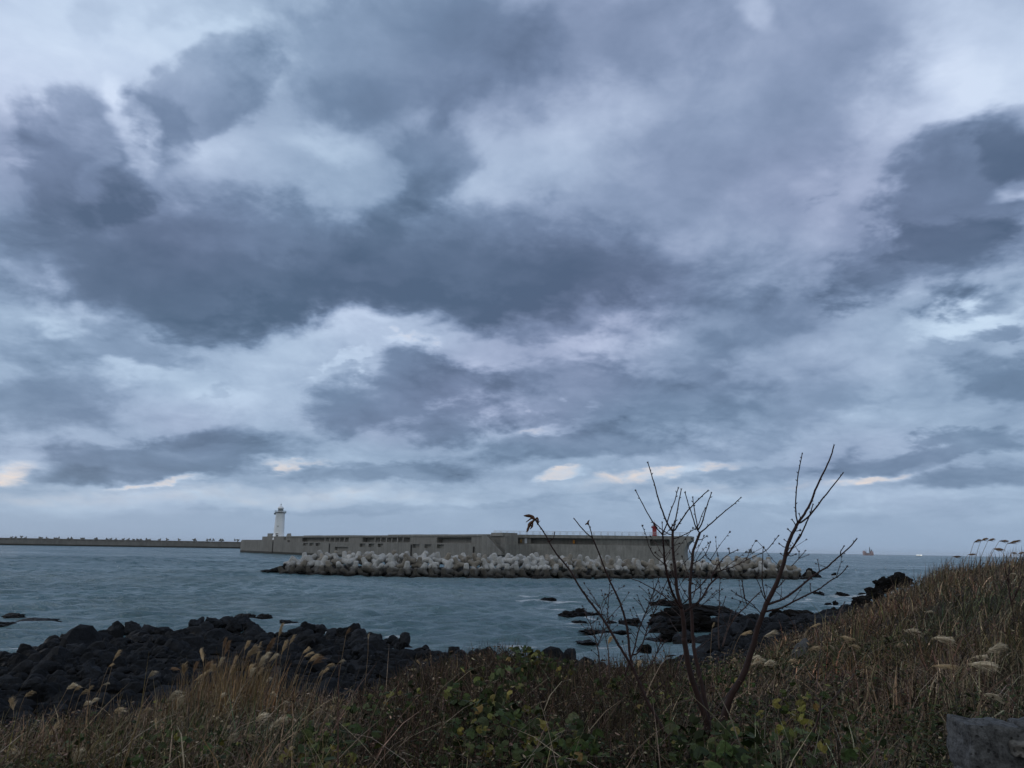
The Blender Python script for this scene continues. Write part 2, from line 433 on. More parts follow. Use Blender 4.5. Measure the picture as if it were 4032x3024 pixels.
def build_ground():
    m, g, p, o = new_mat('bank_soil')
    pos = g.n('ShaderNodeNewGeometry').outputs['Position']
    z = g.sep(pos)[2]
    n = g.noise(pos, 1.5, 8.0, 0.7); n2 = g.noise(pos, 14.0, 5.0, 0.7)
    soil = g.ramp(g.m('ADD', g.m('MULTIPLY', n, .6), g.m('MULTIPLY', n2, .4)), [(.3, (.012, .009, .006)), (.5, (.026, .019, .012)), (.7, (.045, .034, .022))])
    rock = g.ramp(n2, [(.3, (.006, .0065, .0075)), (.55, (.013, .014, .016)), (.75, (.024, .025, .027))])
    zz = g.m('ADD', z, g.m('MULTIPLY', g.m('SUBTRACT', n, .5), 1.4))
    g.put(p.inputs['Base Color'], g.mix(g.ss(zz, 3.4, 2.6), soil, rock))
    p.inputs['Roughness'].default_value = .95; p.inputs['Specular IOR Level'].default_value = .15
    b = g.n('ShaderNodeBump'); b.inputs['Strength'].default_value = .8; b.inputs['Distance'].default_value = .12
    g.put(b.inputs['Height'], g.m('ADD', n, g.m('MULTIPLY', n2, .3))); g.put(p.inputs['Normal'], b.outputs[0])
    # front: column/depth grid, behind the camera: level bank top
    cols = np.linspace(-2600, 7000, 420)
    Y = np.concatenate([[-60, -20, -6, 0, 1.2], np.geomspace(2.0, 160, 190)])
    C, YY = np.meshgrid(cols, Y)
    X = (C - 2016) / F * np.maximum(YY, 2.0)
    spread = np.clip((2.0 - YY) / 6.0, 0, 8)
    X = X * (1 + spread * 6)
    Z = ground_z(X.ravel(), YY.ravel()).reshape(X.shape)
    V = np.stack([X, YY, Z], -1).reshape(-1, 3)
    nr, nc = X.shape
    i = (np.arange(nr - 1)[:, None] * nc + np.arange(nc - 1)[None, :]).ravel()
    q = np.stack([i, i + 1, i + nc + 1, i + nc], -1)
    me = np_mesh('ground', V, q.ravel(), np.arange(len(q)) * 4, m, True)
    tag(link('ground', me), kind='structure', label='dark soil bank sloping down to the rocky shore')
build_ground()

# ------------------------------------------------------------------ sea
FOAM = []   # (x, y, rx, ry, strength)
def foam_px(px, py, wpx, hk=.5, st=1.0):
    p = onz(px, py); FOAM.append((p.x, p.y, wpx / F * p.y, max(.6, wpx / F * p.y * hk), st * 1.7))
for a in [(2100, 2366, 70, .8, .9), (2230, 2372, 60, .8, .8), (2080, 2352, 60, .5, .5), (2300, 2440, 90, .5, .5), (2260, 2455, 60, .5, .5),
          (3220, 2364, 45, .7, 1.6), (3200, 2372, 70, .5, .7), (3262, 2268, 40, 1.2, 1.0), (3330, 2350, 90, .5, .5), (3380, 2372, 60, .5, .6),
          (2560, 2420, 70, .4, .7), (2450, 2440, 60, .4, .5), (130, 2440, 60, .4, .6), (40, 2475, 60, .4, .6), (240, 2515, 70, .4, .4),
          (1000, 2440, 90, .4, .5), (1130, 2465, 50, .4, .4), (2320, 2500, 90, .4, .4), (2750, 2430, 80, .4, .5), (1660, 2560, 60, .5, .5), (3150, 2410, 120, .3, .6), (3300, 2395, 60, .4, .7), (2900, 2412, 80, .3, .6), (2620, 2470, 80, .4, .5), (2560, 2530, 60, .4, .5), (2400, 2545, 80, .3, .6), (500, 2478, 120, .3, .5), (300, 2522, 110, .3, .6), (100, 2560, 90, .3, .6), (880, 2452, 100, .3, .5), (1300, 2488, 120, .3, .5), (1550, 2500, 60, .4, .5), (2050, 2555, 120, .3, .5), (3420, 2350, 50, .5, .7), (2180, 2400, 160, .3, .35), (2240, 2480, 160, .25, .35)]:
    foam_px(*a)
def build_sea():
    m, g, p, o = new_mat('sea_water')
    pos = g.n('ShaderNodeNewGeometry').outputs['Position']
    x, y, z = g.sep(pos)
    rot = g.n('ShaderNodeMapping'); rot.inputs['Rotation'].default_value = (0, 0, R(-24)); g.put(rot.inputs[0], pos)
    w = rot.outputs[0]
    wx, wy, wz = g.sep(w)
    chop = g.noise(g.comb(g.m('MULTIPLY', wx, 1.0), g.m('MULTIPLY', wy, 1.7), 0.0), 1.1, 5.0, 0.62, 0.4)
    swell = g.noise(g.comb(g.m('MULTIPLY', wx, .12), g.m('MULTIPLY', wy, .30), 0.0), 1.0, 4.0, 0.6, 0.6)
    gust = g.noise(g.comb(g.m('MULTIPLY', x, .012), g.m('MULTIPLY', y, .02), 0.0), 1.0, 4.0, 0.6, 0.8)
    silt = g.noise(g.comb(g.m('MULTIPLY', x, .02), g.m('MULTIPLY', y, .035), 3.0), 1.0, 3.0, 0.55, 0.5)
    body = g.ramp(silt, [(.32, (.070, .155, .182)), (.5, (.122, .214, .242)), (.68, (.190, .280, .310))])
    far = g.ss(y, 130.0, 420.0)
    body = g.mix(far, body, (.042, .120, .142, 1))
    at_ = g.n('ShaderNodeAttribute', attribute_name='foam').outputs['Fac']
    fn = g.noise(g.comb(g.m('MULTIPLY', x, 1.0), g.m('MULTIPLY', y, 1.0), 0.0), 1.6, 6.0, 0.7, 0.8)
    fm = g.ss(g.m('ADD', at_, g.m('MULTIPLY', g.m('SUBTRACT', fn, .5), 1.6)), .34, .80, 0, .85)
    fm = g.m('MULTIPLY', fm, g.ss(at_, .02, .25))
    g.put(p.inputs['Base Color'], g.mix(fm, body, (.66, .72, .76, 1)))
    rg = g.lin(gust, .35, .65, .16, .30)
    g.put(p.inputs['Roughness'], g.m('MULTIPLY_ADD', fm, .5, rg))
    p.inputs['IOR'].default_value = 1.33; p.inputs['Specular IOR Level'].default_value = .5
    b = g.n('ShaderNodeBump'); b.inputs['Strength'].default_value = 1.0; b.inputs['Distance'].default_value = 1.0
    hgt = g.m('ADD', g.m('MULTIPLY', chop, .85), g.m('MULTIPLY', swell, .9))
    g.put(b.inputs['Height'], g.m('MULTIPLY', hgt, g.lin(gust, .34, .66, .5, 1.5)))
    g.put(p.inputs['Normal'], b.outputs[0])
    rad = np.concatenate([np.linspace(12, 40, 12)[:-1], np.linspace(40, 100, 200)[:-1], np.geomspace(100, 420, 300)[:-1], np.geomspace(420, 20000, 60)])
    az = np.concatenate([np.linspace(-150, -40, 60)[:-1], np.linspace(-40, 40, 760)[:-1], np.linspace(40, 150, 60)])
    A, RR = np.meshgrid(np.radians(az), rad)
    X = RR * np.sin(A); Y = RR * np.cos(A)
    Z = np.zeros_like(X)
    wr = np.random.default_rng(5)
    for k in range(46):
        L = np.exp(wr.uniform(np.log(1.6), np.log(8))); th = R(-66 + wr.normal(0, 34))
        a = .0105 * L ** .78
        fade = np.clip((L / (RR * .0055) - .9) / 1.6, 0, 1)      # only waves the grid resolves
        ph = (X * np.cos(th) + Y * np.sin(th)) * 2 * PI / L + wr.uniform(0, 6.3)
        grp = .35 + 1.3 * vnoise(X / (L * 3.5) + 31 * k, Y / (L * 3.5) + 7 * k)
        s = np.sin(ph + .5 * vnoise(X / L, Y / L + k) * 3)
        Z += a * fade * grp * (s + .3 * (s * s - .5))
    Z *= .85
    fo = np.zeros_like(X)
    for (fx, fy, rx, ry, st) in FOAM:
        fo += st * np.exp(-(((X - fx) / rx) ** 2 + ((Y - fy) / ry) ** 2) * 1.2)
    V = np.stack([X, Y, Z], -1).reshape(-1, 3)
    nr, nc = X.shape
    i = (np.arange(nr - 1)[:, None] * nc + np.arange(nc - 1)[None, :]).ravel()
    q = np.stack([i, i + nc, i + nc + 1, i + 1], -1)[:, ::-1]
    me = np_mesh('sea', V, q.ravel(), np.arange(len(q)) * 4, m, True, {'foam': np.clip(fo, 0, 1.6).ravel()})
    tag(link('sea', me), kind='structure', label='wind-ruffled blue grey sea')
build_sea()

# ------------------------------------------------------------------ breakwaters
M_CONC = concrete('sea_concrete', (.200, .200, .188), 1.5)
M_CONC_L = concrete('pale_concrete', (.250, .250, .236), 1.2)
M_CONC_F = concrete('far_concrete', (.20, .202, .196), 1.9)
M_DARKC = plain('shadowed_joint', (.02, .02, .02), .9)
M_RUBBER = plain('black_rubber', (.012, .012, .012), .8)
M_STEEL = plain('galvanised_steel', (.60, .63, .66), .45, .15, 4.0, spec=.5)
M_WHITE = plain('white_paint', (.80, .85, .90), .5, .06, .6)
M_GLASS = plain('lantern_glass', (.16, .20, .23), .12, .1, 1.0, spec=.6)
M_GREYP = plain('grey_paint', (.16, .18, .19), .6, .1)
M_RED = plain('red_paint', (.26, .030, .038), .5, .15, 1.0)
M_ORANGE = plain('orange_paint', (.55, .22, .025), .5, .1)
M_DULLO = plain('dull_orange_paint', (.22, .14, .05), .7, .1)
M_PANEL = plain('pale_panel', (.50, .55, .60), .5, .05)

class WallLine:
    """vertical wall between two plan points; s along it, d behind it, z up"""
    def __init__(w, A, B):
        w.A = Vector((A[0], A[1], 0)); w.B = Vector((B[0], B[1], 0))
        w.L = (w.B - w.A).length; w.t = (w.B - w.A) / w.L
        w.n = Vector((-w.t.y, w.t.x, 0))
        if w.n.y < 0: w.n = -w.n
    def fr(w, s, d, z):
        p = w.A + w.t * s + w.n * d
        return (p.x, p.y, z)
    def s(w, px, z=9.0):
        r = ray(px, 2150 + (px - 2016) * .0165 - 10)
        a = w.t.x - r.x * w.t.y
        return (r.x * w.A.y - w.A.x) / a
def plan(px, Y): return ((ray(px, 2140).x) * Y, Y)
def holed(mb, w, s0, s1, z0, z1, d0, d1, holes):
    """solid wall slab with rectangular openings (sa, sb, za, zb)"""
    zs = sorted({z0, z1, *[min(max(h[2], z0), z1) for h in holes], *[min(max(h[3], z0), z1) for h in holes]})
    for za, zb in zip(zs, zs[1:]):
        if zb - za < 1e-4: continue
        hs = sorted((h[0], h[1]) for h in holes if h[2] < zb - 1e-4 and h[3] > za + 1e-4)
        cur = s0
        for a, b in hs:
            if a > cur: mb.box(cur, a, d0, d1, za, zb, w.fr)
            cur = max(cur, b)
        if cur < s1: mb.box(cur, s1, d0, d1, za, zb, w.fr)

# --- main breakwater, receding to the lighthouse quay
WL = WallLine(plan(948, 665), plan(1966, 350))
bw = empty('breakwater', (0, 0, 0))
tag(bw, 'long grey concrete breakwater wall with recessed bays running back to the white lighthouse', 'breakwater')
S = WL.s
z1 = lambda x: 900 + x / 2.011          # columns measured on an enlargement
q0, q1 = S(z1(352)), S(1990)
mb = MB()
niche = [(S(z1(a)), S(z1(b)), 6.3, 8.2) for a, b in [(592, 630), (642, 678), (692, 728), (1040, 1082), (1110, 1152), (1182, 1224), (1458, 1512), (1552, 1606), (1650, 1706)]]
niche.append((S(z1(845)), S(z1(950)), 4.0, 6.0))
holed(mb, WL, q0, q1, -4, 8.6, 0, 1.3, niche)
mb.box(q0, q1, 1.3, 14, -4, 8.58, WL.fr)
mb.box(q0 - .39, S(z1(462)), .25, 14, 8.6, 10.19, WL.fr)
mb.build('quay_wall', M_CONC, bw)
mb = MB()
mb.box(0, q0 - .4, 0, 18, -4, 9.6, WL.fr)
mb.box(.6, q0 - 1, .6, 17.4, 9.6, 10.2, WL.fr)
mb.build('quay_head', M_CONC, bw)
mb = MB()
u0, u1 = S(z1(455)), S(1975)
bays = [(S(z1(560)), S(z1(932)), 9.1, 11.7), (S(z1(1035)), S(z1(1410)), 9.1, 11.7), (S(z1(1622)), S(z1(1893)), 9.1, 11.7)]
holed(mb, WL, u0, u1, 8.6, 12.2, 2.0, 5.0, bays)
mb.box(u0, u1, 5.0, 9.0, 8.6, 12.2, WL.fr)
mb.build('parapet_wall', M_CONC, bw)
mb = MB()
cuts = [455, 575, 700, 975, 1030, 1240, 1500, 1700, 2058]
for i in range(len(cuts) - 1):
    a, b = S(z1(cuts[i])), S(z1(cuts[i + 1])) - .12
    mb.box(a, b, 1.6, 9.4, 12.2, 13.0 + .10 * ((i * 7) % 4), WL.fr)
mb.box(S(z1(2060)), S(z1(2150)), 1.2, 9.4, 12.2, 13.7, WL.fr)
mb.build('wall_cap', M_CONC_L, bw)
for a, b, n in [(738, 928, 6), (1132, 1352, 6)]:
    for k in range(n):
        c = S(z1(a + (b - a) * k / (n - 1)))
        MB().box(c - .55, c + .55, 2.2, 3.0, 9.1, 11.7, WL.fr).build('column', M_CONC_L, bw)
for x in (803, 1450, 1944):
    c = S(z1(x)); MB().box(c - .45, c + .45, -.35, -.003, 1.0, 8.0 if x != 1944 else 7.4, WL.fr).build('fender', M_RUBBER, bw)
c = S(z1(354)); MB().box(c - .5, c + .5, -.3, -.003, .5, 9.0, WL.fr).build('fender', M_RUBBER, bw)
# stair flight coming down the front at the near end
mb = MB()
a, b = S(z1(2062)), S(z1(2185))
n = 16; pts = [(a, 4.0)]
for k in range(n):
    zt = 12.6 - k * (12.6 - 4.4) / n
    pts += [(a + (b - a) * k / n, zt), (a + (b - a) * (k + 1) / n, zt)]
pts.append((b, 4.0))
mb.prism(pts, -2.6, -.01, WL.fr)
mb.build('stair', M_CONC, bw)
mb = MB()
mb.prism([(a - 1.5, 4.0), (a - 1.5, 12.9), (a + 1.0, 12.9), (b + 2.0, 5.2), (b + 2.0, 4.0)], -3.1, -2.62, WL.fr)
mb.build('stair_side_wall', M_CONC, bw)

# --- near head of the breakwater, with overhanging deck
WR = WallLine(plan(1958, 366), plan(2694, 338))
bh = empty('outer_breakwater', (0, 0, 0))
tag(bh, 'grey concrete breakwater head with railed overhanging deck and curved end behind the tetrapods', 'breakwater')
S2 = WR.s
z2 = lambda x: 1900 + x / 2.212
L2 = WR.L
mb = MB()
rec = [(S2(z2(132)), S2(z2(322)), 9.2, 11.75), (S2(z2(420)), S2(z2(972)), 9.2, 11.75), (S2(z2(1458)), S2(z2(1698)), 9.0, 11.75)]
holed(mb, WR, -2, L2 - 6, 9.0, 11.8, 0, 3.0, rec)
mb.box(-2, L2 - 6, 3.0, 12, 9.0, 11.8, WR.fr)
mb.build('upper_wall', M_CONC, bh)
mb = MB()
mb.prism([(0, -4), (0, 9.0), (-.7, 9.0), (-2.2, -4)][::-1], -2, L2 - 6, lambda s, d, z: WR.fr(d, s, z))
mb.box(-2, L2 - 6, 0, 12, -4, 8.99, WR.fr)
mb.build('lower_wall', M_CONC_L, bh)
mb = MB()
mb.box(-2.5, L2 - 6, -1.0, 12, 11.8, 13.2, WR.fr)
mb.build('deck_slab', M_CONC_L, bh)
mb = MB()
e = L2
mb.prism([(e - 6, -4), (e + 1.2, -4), (e + .1, 5.0), (e + .05, 6.6), (e + .3, 8.0), (e + .9, 9.4), (e + 1.9, 10.6), (e + 3.0, 11.4), (e + 3.1, 13.22), (e - 6, 13.22)], -1.02, 12, WR.fr)
mb.build('curved_end', M_CONC_L, bh)
mb = MB()
for zz in (13.75, 14.25, 14.75): mb.tube([WR.fr(-1.5, -.7, zz), WR.fr(e + 2.6, -.7, zz)], .06 if zz < 14.7 else .09, 5)
k = -1.5
while k < e + 2.6:
    for q in (0, .55): mb.tube([WR.fr(k + q, -.7, 13.2), WR.fr(k + q, -.7, 14.8)], .085, 5)
    k += 3.15
mb.build('railing', M_STEEL, bh)
mb = MB(); c = S2(z2(378)); mb.box(c - .55, c + .55, -.25, -.003, 9.2, 11.7, WR.fr); mb.build('door', M_PANEL, bh)
for x, lab, zz in ((785, 'small bright orange safety box in the long shaded bay of the breakwater head', 0), (338, 'small dull orange safety box beside the pale door of the breakwater head', 0)):
    c = S2(z2(x)); p = WR.fr(c, 2.2 if x == 785 else -.35, 9.25)
    eb = empty('safety_box', p, math.atan2(WR.t.y, WR.t.x))
    tag(eb, lab, 'box', 'orange safety boxes on the breakwater')
    MB().box(-.4, .4, -.3, .3, .35, 1.75).box(-.36, -.26, -.2, .2, 0, .36).box(.26, .36, -.2, .2, 0, .36).build('cabinet', M_ORANGE if x == 785 else M_DULLO, eb)
    MB().box(-.45, .45, -.36, .36, 1.753, 1.84).build('lid', M_ORANGE if x == 785 else M_DULLO, eb)

# --- white lighthouse on the quay head
base = (*plan(1095, 606), 10.2)
lh = empty('lighthouse', base)
lh.scale = (.97, .97, .815)
tag(lh, 'tall white lighthouse tower with grey gallery and small domed lantern', 'lighthouse')
MB().lathe([(4.7, 0), (4.7, 1.2), (4.25, 1.4), (4.0, 8), (3.72, 17), (3.5, 24.2), (3.7, 24.6), (3.7, 24.9)], 28).build('tower', M_WHITE, lh)
d_ = MB(); d_.box(-.75, .75, -4.75, -4.2, 1.9, 4.6); d_.build('door', M_GREYP, lh)
w_ = MB(); w_.box(-.3, .3, -3.98, -3.6, 12, 13.2); w_.build('window', M_GLASS, lh)
MB().lathe([(3.9, 24.9), (4.5, 25.3), (4.5, 25.75), (3.2, 25.76)], 28, smooth=False).build('gallery', M_GREYP, lh)
mb = MB()
for z in (26.2, 26.75, 27.2): mb.tube([(4.35 * math.cos(2 * PI * k / 24), 4.35 * math.sin(2 * PI * k / 24), z) for k in range(25)], .07, 4)
for k in range(16): a = 2 * PI * k / 16; mb.tube([(4.35 * math.cos(a), 4.35 * math.sin(a), 25.7), (4.35 * math.cos(a), 4.35 * math.sin(a), 27.25)], .06, 4)
mb.box(-4.9, -3.9, -.8, .8, 23.6, 25.0); mb.build('gallery_railing', M_GREYP, lh)
ln = MB().lathe([(2.05, 25.76), (2.05, 26.7), (2.0, 26.72), (2.0, 29.2)], 16).build('lantern_room', M_GLASS, lh)
mb = MB()
for k in range(8): a = 2 * PI * k / 8; mb.tube([(2.06 * math.cos(a), 2.06 * math.sin(a), 25.8), (2.06 * math.cos(a), 2.06 * math.sin(a), 29.2)], .12, 4)
mb.lathe([(2.12, 25.77), (2.12, 26.9), (2.02, 26.91)], 16); mb.build('glazing_bar', M_WHITE, ln)
MB().lathe([(2.5, 29.2), (2.5, 29.45), (2.2, 30.2), (1.6, 31.0), (.8, 31.6), (.35, 31.9), (.3, 32.6)], 20).build('dome', M_WHITE, lh)
MB().lathe([(.28, 32.6), (.5, 33.0), (.28, 33.4), (.09, 33.6), (.05, 35.0)], 8).build('finial', M_GREYP, lh)
# platform and arcaded parapet round the foot of the tower
ap = empty('lighthouse_platform', WL.fr(S(1100), 2.2, 10.2), math.atan2(WL.t.y, WL.t.x))
tag(ap, 'raised concrete platform with low arched parapet around the foot of the lighthouse', 'platform')
sc_ = 1.0
f2 = lambda x: S(z1(x)) - S(1100)
MB().box(f2(248), f2(415), -.4, 13, 0, 2.6).box(f2(415), f2(460), 1.0, 13, 0, 2.2).build('plinth', M_CONC, ap)
mb = MB()
idw = type('W', (), {'fr': staticmethod(lambda s, d, z: (s, d, z))})
a, b = f2(279), f2(356)
hl = []
for k in range(2):
    c = a + (b - a) * (.56 + .36 * k); w_ = (b - a) * .11
    for q, zq in ((1.0, 3.9), (.8, 4.3), (.5, 4.55)): hl.append((c - w_ * q, c + w_ * q, 2.9, zq))
hh = []
zs = [2.6, 2.9, 3.9, 4.3, 4.55, 5.0]
holed(mb, idw, a, b, 2.6, 5.0, .4, 1.1, hl)
mb.build('arched_parapet', M_CONC_L, ap)
mb = MB(); mb.prism([(f2(428), 2.2), (f2(428), 3.0), (f2(434), 4.6), (f2(456), 4.8), (f2(462), 2.2)], .4, 1.1, idw.fr); mb.build('corner_buttress', M_CONC_L, ap)

# --- small red harbour light on the deck of the head
rb = empty('harbour_light', WR.fr(S2(2570), 6.0, 13.2))
tag(rb, 'small red lighthouse beacon on the deck of the breakwater head', 'beacon')
MB().lathe([(1.15, 0), (1.15, .3), (.98, .35), (.94, 3.9), (1.12, 4.1), (1.12, 4.3)], 18).build('tower', M_RED, rb)
mb = MB()
for z in (4.55, 4.85): mb.tube([(1.08 * math.cos(2 * PI * k / 14), 1.08 * math.sin(2 * PI * k / 14), z) for k in range(15)], .035, 4)
for k in range(7): a = 2 * PI * k / 7; mb.tube([(1.08 * math.cos(a), 1.08 * math.sin(a), 4.25), (1.08 * math.cos(a), 1.08 * math.sin(a), 4.9)], .03, 4)
mb.box(-1.35, -1.0, -.3, .3, 3.5, 4.3)
mb.build('gallery_railing', M_RED, rb)
MB().lathe([(.5, 4.3), (.5, 5.25), (.56, 5.3)], 12).build('lantern', M_GLASS, rb)
MB().lathe([(.62, 5.3), (.5, 5.6), (.2, 5.95), (.05, 6.05), (.04, 6.9)], 12).build('roof', M_RED, rb)

# --- far breakwater across the left of the picture
WF = WallLine(plan(-700, 990), plan(1010, 1190))
fb = empty('far_breakwater', (0, 0, 0))
tag(fb, 'long low far breakwater with dark pierced parapet along the left horizon', 'breakwater')
MB().box(0, WF.L, 0, 16, -4, 6.6, WF.fr).build('quay_wall', M_CONC_F, fb)
mb = MB()
z4 = lambda x: x / 2.212
ops = []
fr_ = random.Random(4)
x = -690 * 2.212
while x < 985 * 2.212:
    w_ = fr_.uniform(30, 44)
    ops.append((WF.s(z4(x)), WF.s(z4(x + w_)), 7.0 , 8.8)); x += w_ + fr_.uniform(14, 24)
holed(mb, WF, 0, WF.L, 6.6, 9.6, 3.0, 5.0, ops)
mb.box(0, WF.L, 7.5, 9.0, 6.6, 9.4, WF.fr)
mb.build('pierced_parapet', M_CONC_F, fb)

# ------------------------------------------------------------------ tetrapods
def tetra_mesh(name, mat, seed):
    r = random.Random(seed)
    mb = MB()
    dirs = [Vector((0, 0, 1))] + [Vector((math.cos(a) * .943, math.sin(a) * .943, -.333)) for a in (0, 2 * PI / 3, 4 * PI / 3)]
    for dvec in dirs:
        q = dvec.to_track_quat('Z', 'Y')
        prof = [(.86, .0), (.80, .55), (.70, 1.1), (.60, 1.66), (.55, 1.90), (.46, 2.04), (.28, 2.10)]
        n = 14; vs = []
        for rr, z in prof:
            for k in range(n):
                a = 2 * PI * k / n
                vs.append(q @ Vector((rr * math.cos(a), rr * math.sin(a), z)))
        fs = [(i * n + k, i * n + (k + 1) % n, (i + 1) * n + (k + 1) % n, (i + 1) * n + k) for i in range(len(prof) - 1) for k in range(n)]
        fs.append(tuple(range((len(prof) - 1) * n, len(prof) * n)))
        mb.add(vs, fs, True)
    # rounded hub filling the crotches between the legs
    hub = []
    n = 12
    for i in range(1, 8):
        th = PI * i / 8
        for k in range(n): hub.append((.94 * math.sin(th) * math.cos(2 * PI * k / n), .94 * math.sin(th) * math.sin(2 * PI * k / n), .94 * math.cos(th)))
    mb.add(hub, [(i * n + k, (i + 1) * n + k, (i + 1) * n + (k + 1) % n, i * n + (k + 1) % n) for i in range(6) for k in range(n)], True)
    return mb.mesh(name, mat)
def tetra_mat(name, col):
    m, g, p, o = new_mat(name)
    geo = g.n('ShaderNodeNewGeometry').outputs['Position']
    oi = g.n('ShaderNodeObjectInfo').outputs['Random']
    z = g.sep(geo)[2]
    n = g.noise(geo, .9, 6.0, .65); f = g.noise(geo, 3.5, 5.0, .65)
    k = g.m('MULTIPLY', g.lin(n, .3, .7, .68, 1.15), g.lin(f, .3, .7, .72, 1.15))
    k = g.m('MULTIPLY', k, g.lin(oi, 0, 1, .78, 1.12))
    sc = g.n('ShaderNodeVectorMath', operation='SCALE'); sc.inputs[0].default_value = col; g.put(sc.inputs[3], k)
    c = g.mix(g.ss(n, .52, .72, 0, .55), sc.outputs[0], (.10, .085, .06, 1))
    zz = g.m('ADD', z, g.m('MULTIPLY', g.m('SUBTRACT', n, .5), 1.6))
    c = g.mix(g.ss(zz, 2.6, 1.8, 0, .85), c, (.036, .034, .029, 1))
    c = g.mix(g.ss(zz, 1.0, .5, 0, .92), c, (.010, .010, .010, 1))
    g.put(p.inputs['Base Color'], c); p.inputs['Roughness'].default_value = .85
    b = g.n('ShaderNodeBump'); b.inputs['Strength'].default_value = .4; b.inputs['Distance'].default_value = .1
    g.put(b.inputs['Height'], f); g.put(p.inputs['Normal'], b.outputs[0])
    return m
T_GREY = tetra_mesh('tetrapod', tetra_mat('tetrapod_grey_concrete', (.47, .48, .475)), 1)
T_TAN = tetra_mesh('tetrapod', tetra_mat('tetrapod_stained_concrete', (.27, .25, .215)), 2)
MY = ([1000, 1044, 1600, 2300, 2700, 3200], [191, 190, 182, 192, 207, 215])
CREST = ([1050, 1105, 1150, 1270, 2300, 2450, 2550, 2750, 2850, 2920, 2990, 3080, 3130, 3200], [.6, 2.3, 3.6, 5.5, 5.3, 4.7, 4.4, 4.4, 5.1, 5.6, 5.3, 4.3, 3.0, .9])
tr = random.Random(21)
n_t = 0
core = MB()
for j, (yo, zc) in enumerate([(0.3, .35), (1.9, 1.55), (3.6, 2.75), (5.4, 3.7), (7.8, 4.1), (10.6, 4.2)]):
    px = 1072 + (j % 2) * 26
    while px < 3185:
        Yb = np.interp(px, *MY); crest = float(np.interp(px, *CREST))
        step = (3.2 if j < 3 else 3.5) / Yb * F
        top = crest - 1.5
        z = min(zc, top) if j < 4 else top
        ok = zc <= top + .9 if j < 4 else (crest > 3.2)
        if j == 0: ok = px > 1118; z = min(.25, top + .5)
        if ok:
            up = tr.random() < (.55 if j < 3 else .2)
            o = bpy.data.objects.new('tetrapod', None)
            tan_ = tr.random() < (.28 if px < 2450 else .55)
            o = link('tetrapod', T_TAN if (tan_ or j == 0) else T_GREY)
            p = at(px + tr.uniform(-9, 9), 2150, Yb + yo + tr.uniform(-.4, .4))
            o.location = (p.x, p.y, z + tr.uniform(-.22, .22))
            if up: o.rotation_euler = (tr.gauss(0, .2) - .12, tr.gauss(0, .2), tr.choice((PI / 2, -PI / 2, PI / 2)) + tr.gauss(0, .35))
            else: o.rotation_euler = (tr.uniform(0, 6.28), tr.uniform(0, 6.28), tr.uniform(0, 6.28))
            s_ = tr.uniform(.80, 1.02) * (1.12 if px > 2830 else 1.0); o.scale = (s_, s_, s_)
            if j == 0: tag(o, 'dark wet algae-stained tetrapod in the waterline row of the mole', 'tetrapod', 'dark tetrapods along the waterline of the mole')
            elif px > 2830: tag(o, 'weathered tetrapod in the lump at the right-hand end of the mole', 'tetrapod', 'tetrapods heaped at the right end of the mole')
            elif tan_: tag(o, 'brown-stained tetrapod among the dry upper rows of the mole', 'tetrapod', 'brown-stained tetrapods of the mole')
            else: tag(o, 'pale grey concrete tetrapod among the dry upper rows of the mole', 'tetrapod', 'pale tetrapods of the mole')
            n_t += 1
        px += step * tr.uniform(.93, 1.07)
# rubble bed under them
pxs = list(range(1060, 3201, 20))
vs = []; prof = [(-3.0, -3.0, 0), (1.5, -.6, .0), (4.5, .45, .3), (8, .62, .6), (12, .62, .6), (17, 0, .2), (22, -3.0, 0)]
for px in pxs:
    Yb = np.interp(px, *MY); cr = max(0, float(np.interp(px, *CREST)) - 1.6)
    for (yo, k, _) in prof:
        p = at(px, 2150, Yb + yo); vs.append((p.x, p.y, k if k < 0 else cr * k + fbm(p.x * .7, p.y * .7, 3) * .8 - .6))
n = len(prof)
fs = [(i * n + k, (i + 1) * n + k, (i + 1) * n + k + 1, i * n + k + 1) for i in range(len(pxs) - 1) for k in range(n - 1)]
M_BASALT0 = plain('wet_rubble', (.03, .03, .03), .8, .4, 1.0, .5)
tag(MB().add(vs, fs).build('rubble_bed', M_BASALT0), kind='structure', label='dark rubble bed under the tetrapods')

# tips of more tetrapods behind the far breakwater
T_FAR = tetra_mesh('tetrapod', M_CONC_F, 3)
for i, (x, y) in enumerate([(85, 137), (118, 137), (172, 131), (210, 141), (330, 143), (345, 141), (395, 144), (470, 144), (500, 143), (585, 145), (612, 144), (705, 147), (718, 149), (826, 147), (838, 150),
          (925, 152), (962, 150), (1005, 154), (1070, 152), (1117, 154), (1160, 156), (1195, 155), (1225, 156), (1275, 155), (1303, 158), (1390, 157), (1455, 154), (1560, 157), (1690, 156),
          (1705, 158), (1810, 159), (1835, 157), (1862, 158), (1925, 159), (1945, 159), (2052, 161), (2080, 161), (-60, 138), (-150, 136)]):
    s_ = WF.s(z4(x)); r_ = tr.uniform(1.0, 1.35)
    p = WF.fr(s_, 14 + tr.uniform(0, 3), 0)
    Yp = p[1]; zt = 7 + (2125 + z4(x) * .0165 - (2050 + y / 2.212)) / F * Yp
    o = link('tetrapod', T_FAR); o.location = (p[0], p[1], zt - 1.7 * r_); o.scale = (r_,) * 3
    o.rotation_euler = (tr.uniform(0, 6.28), tr.uniform(0, 6.28), tr.uniform(0, 6.28))
    tag(o, 'dark tetrapod tip poking above the far breakwater parapet', 'tetrapod', 'tetrapods behind the far breakwater')

